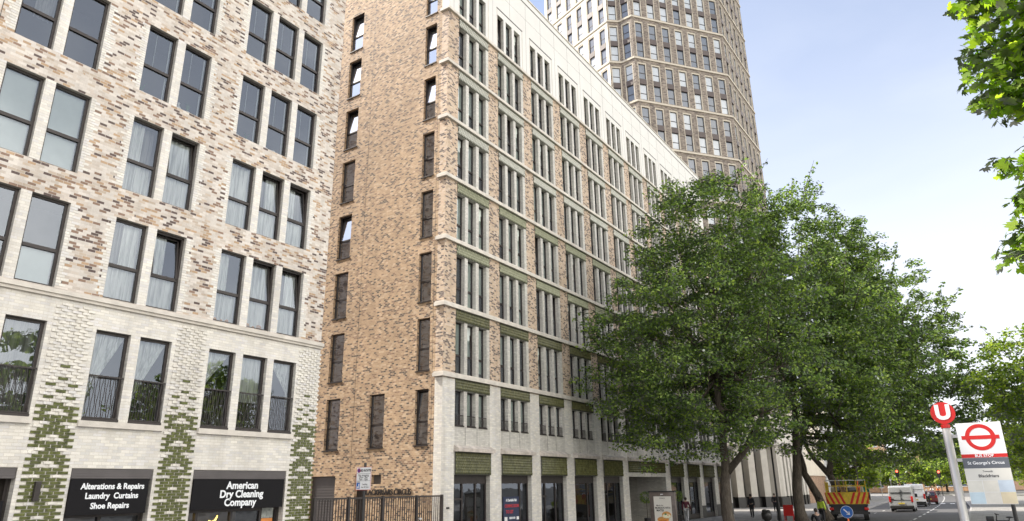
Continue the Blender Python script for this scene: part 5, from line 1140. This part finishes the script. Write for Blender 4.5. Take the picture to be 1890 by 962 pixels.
def person(label, loc, rz, h=1.7, top=None, legs=None, skin=None, pose='stand', hair=None, cat='person', hat=None):
    skin = skin or SKIN; hair = hair or HAIR; k = h/1.75; t = thing('person', label, cat, loc, rz)
    st = .22 if pose == 'walk' else .03
    if pose in ('stand', 'walk'):
        J = dict(pel=(0, 0, .95), sp=(0, .01, 1.2), ch=(0, 0, 1.40), nk=(0, .0, 1.52), hd=(0, .02, 1.64), tp=(0, .01, 1.72),
             lh=(-.1, 0, .9), lk=(-.1, st*.6, .50), la=(-.1, st*.9-.02, .09), lt=(-.11, st*.9+.14, .03), rh=(.1, 0, .9), rk=(.1, -st*.2+.03, .50), ra=(.1, -st*1.3, .11), rt=(.11, -st*1.3+.13, .04),
             ls=(-.19, 0, 1.42), le=(-.25, -st*.4, 1.15), lw=(-.25, st*.2, .90), rs=(.19, 0, 1.42), re=(.25, st*.3, 1.15), rw=(.25, st*1.0+.05, .92))
    elif pose == 'crouch':
        J = dict(pel=(0, -.1, .42), sp=(0, .0, .65), ch=(0, .12, .82), nk=(0, .17, .93), hd=(0, .2, 1.05), tp=(0, .2, 1.13),
             lh=(-.1, -.06, .40), lk=(-.16, .32, .52), la=(-.14, .12, .09), lt=(-.15, .28, .03), rh=(.1, -.06, .40), rk=(.16, .32, .50), ra=(.14, .10, .09), rt=(.15, .26, .03),
             ls=(-.19, .13, .83), le=(-.24, .28, .62), lw=(-.15, .48, .55), rs=(.19, .13, .83), re=(.24, .28, .62), rw=(.15, .48, .55))
    else:  # ride
        J = dict(pel=(0, -.2, .95), sp=(0, -.05, 1.17), ch=(0, .08, 1.36), nk=(0, .13, 1.47), hd=(0, .17, 1.59), tp=(0, .17, 1.67),
             lh=(-.1, -.18, .92), lk=(-.12, .18, .80), la=(-.12, .05, .42), lt=(-.12, .18, .38), rh=(.1, -.18, .92), rk=(.12, .14, .62), ra=(.12, .0, .22), rt=(.12, .14, .19),
             ls=(-.18, .09, 1.37), le=(-.26, .25, 1.18), lw=(-.24, .47, 1.1), rs=(.18, .09, 1.37), re=(.26, .25, 1.18), rw=(.24, .47, 1.1))
    J = {a: tuple(c*k for c in b_) for a, b_ in J.items()}
    Rd = dict(pel=.12, sp=.105, ch=.12, nk=.052, hd=.088, tp=.05, lh=.085, lk=.055, la=.038, lt=.032, rh=.085, rk=.055, ra=.038, rt=.032, ls=.055, le=.038, lw=.026, rs=.055, re=.038, rw=.026)
    names = list(J); E_ = [('pel', 'sp'), ('sp', 'ch'), ('ch', 'nk'), ('nk', 'hd'), ('hd', 'tp'), ('pel', 'lh'), ('lh', 'lk'), ('lk', 'la'), ('la', 'lt'), ('pel', 'rh'), ('rh', 'rk'), ('rk', 'ra'), ('ra', 'rt'), ('ch', 'ls'), ('ls', 'le'), ('le', 'lw'), ('ch', 'rs'), ('rs', 're'), ('re', 'rw')]
    V = [J[a] for a in names]; Rr = [Rd[a]*k for a in names]; Ed = [(names.index(a), names.index(b_)) for a, b_ in E_]
    for w_, el in (('lw', 'le'), ('rw', 're')):
        d = (Vector(J[w_])-Vector(J[el])).normalized(); p = Vector(J[w_])+d*.06*k; V.append(tuple(p)); Rr.append(.028*k); pi_ = len(V)-1; Ed.append((names.index(w_), pi_))
        sd_ = Vector((0, 1, 0)) if abs(d.z) > .6 else Vector((1, 0, 0)); inn = Vector((1 if w_ == 'lw' else -1, 0, 0))
        for f, (o_, ln_) in enumerate(((-.033, .062), (-.011, .078), (.011, .074), (.033, .058))):
            a = p+sd_*o_*k+d*.03*k; b2 = a+d*ln_*.55*k; c2 = b2+(d+inn*.5).normalized()*ln_*.45*k
            V += [tuple(a), tuple(b2), tuple(c2)]; Rr += [.009*k]*3; n0 = len(V)-3; Ed += [(pi_, n0), (n0, n0+1), (n0+1, n0+2)]
        a = p+sd_*.04*k-d*.02*k; b2 = a+(sd_+d).normalized()*.035*k; V += [tuple(a), tuple(b2)]; Rr += [.011*k, .009*k]; Ed += [(pi_, len(V)-2), (len(V)-2, len(V)-1)]
    child(skinmesh('body', V, Ed, Rr, skin), 'body', t)
    def sub(ns, es, grow, m, nm, ends=()):
        child(skinmesh(nm, [J[a] for a in ns], [(ns.index(a), ns.index(b_)) for a, b_ in es], [(Rd[a]*k+grow+.006) for a in ns], m), nm, t)
    sub(['ch', 'sp', 'pel', 'ls', 'le', 'lw', 'rs', 're', 'rw'], [('ch', 'sp'), ('sp', 'pel'), ('ch', 'ls'), ('ls', 'le'), ('le', 'lw'), ('ch', 'rs'), ('rs', 're'), ('re', 'rw')], .022, top or BLACK, 'jacket')
    sub(['pel', 'lh', 'lk', 'la', 'rh', 'rk', 'ra'], [('pel', 'lh'), ('lh', 'lk'), ('lk', 'la'), ('pel', 'rh'), ('rh', 'rk'), ('rk', 'ra')], .015, legs or BLACK, 'trousers')
    for s_ in ('l', 'r'): child(skinmesh('shoe', [J[s_+'a'], J[s_+'t']], [(0, 1)], [.045*k, .04*k], BLACK), 'shoe', t)
    q = MB(); hx, hy, hz = J['hd']; q.sphere((hx, hy-.015, hz+.03*k), .112*k, hat or hair, 14, 10, (.95, 1.05, 1.0)); child(q, 'helmet' if hat else 'hair', t, True)
    q = MB(); q.sphere((hx, hy+.085*k, hz-.02*k), .018*k, skin, 8, 6, (.8, 1.2, 1.3)); 
    child(q, 'nose', t, True)
    q = MB()
    for s_ in (-1, 1): q.sphere((hx+s_*.032*k, hy+.086*k, hz+.008*k), .011*k, BLACK, 8, 6)
    child(q, 'eyes', t); return t
MAR = plain('maroon_cloth', (.09, .02, .035), .8); GRY = plain('pale_grey_cloth', (.42, .42, .44), .8); HIV = plain('hi_vis_cloth', (.45, .60, .05), .7); DKC = plain('black_cloth', (.018, .018, .022), .8); TANC = plain('tan_cloth', (.40, .30, .2), .8)
person('person in maroon jacket and pale grey trousers walking past the shopfronts', (-17.7, 48.5, 0), R_(10), 1.62, MAR, GRY, pose='walk')
person('person in dark clothes standing behind the nearest maple trunk', (-15.6, 57, 0), R_(160), 1.7, DKC, DKC)
person('person in black standing far back by the tower colonnade', (-16.5, 68, 0), R_(180), 1.6, DKC, DKC)
person('crouching person in black beside the works lorry', (-8.35, 43.5, -.12), R_(30), 1.8, DKC, DKC, pose='crouch')
person('worker in yellow green high visibility jacket left of the lorry', (-9.4, 50.5, -.12), R_(-30), 1.7, HIV, DKC, skin=SKIN2)
def cycle(label, loc, rz):
    t = thing('bicycle', label, 'bicycle', loc, rz)
    for y in (-.5, .55): q = MB(); q.tube([(0, y+.33*math.cos(2*math.pi*i/20), .34+.33*math.sin(2*math.pi*i/20)) for i in range(21)], .022, RUB, 5, False); child(q, 'wheel', t)
    q = MB(); 
    for a, b_ in (((0, .3), (-.2, .85)), ((0, .3), (.4, .85)), ((-.18, .8), (.4, .85)), ((0, .3), (-.5, .34)), ((-.2, .8), (-.5, .34)), ((.4, .95), (.55, .34))): q.tube([(0, a[0], a[1]), (0, b_[0], b_[1])], .02, BLACK, 6)
    child(q, 'frame', t); q = MB(); q.tube([(-.25, .47, 1.05), (0, .4, 1.0), (.25, .47, 1.05)], .016, BLACK, 6); child(q, 'handlebar', t)
cycle('bicycle ridden by the orange topped cyclist near the traffic island', (-8.0, 149, -.12), R_(200)); person('cyclist in an orange and white top riding near the traffic island', (-8.0, 149, -.12), R_(200), 1.7, ORG, DKC, pose='ride', hat=WHITE)
cycle('bicycle ridden by the white topped cyclist left of the orange one', (-9.0, 151, -.12), R_(170)); person('cyclist in white riding left of the orange topped cyclist', (-9.0, 151, -.12), R_(170), 1.7, WHITE, DKC, pose='ride')
cycle('bicycle ridden by the helmeted rider in front of the vans', (-6.1, 93, -.12), R_(5)); person('rider in white helmet and pale jacket ahead of the vans', (-6.1, 93, -.12), R_(5), 1.75, GRY, DKC, pose='ride', hat=WHITE)
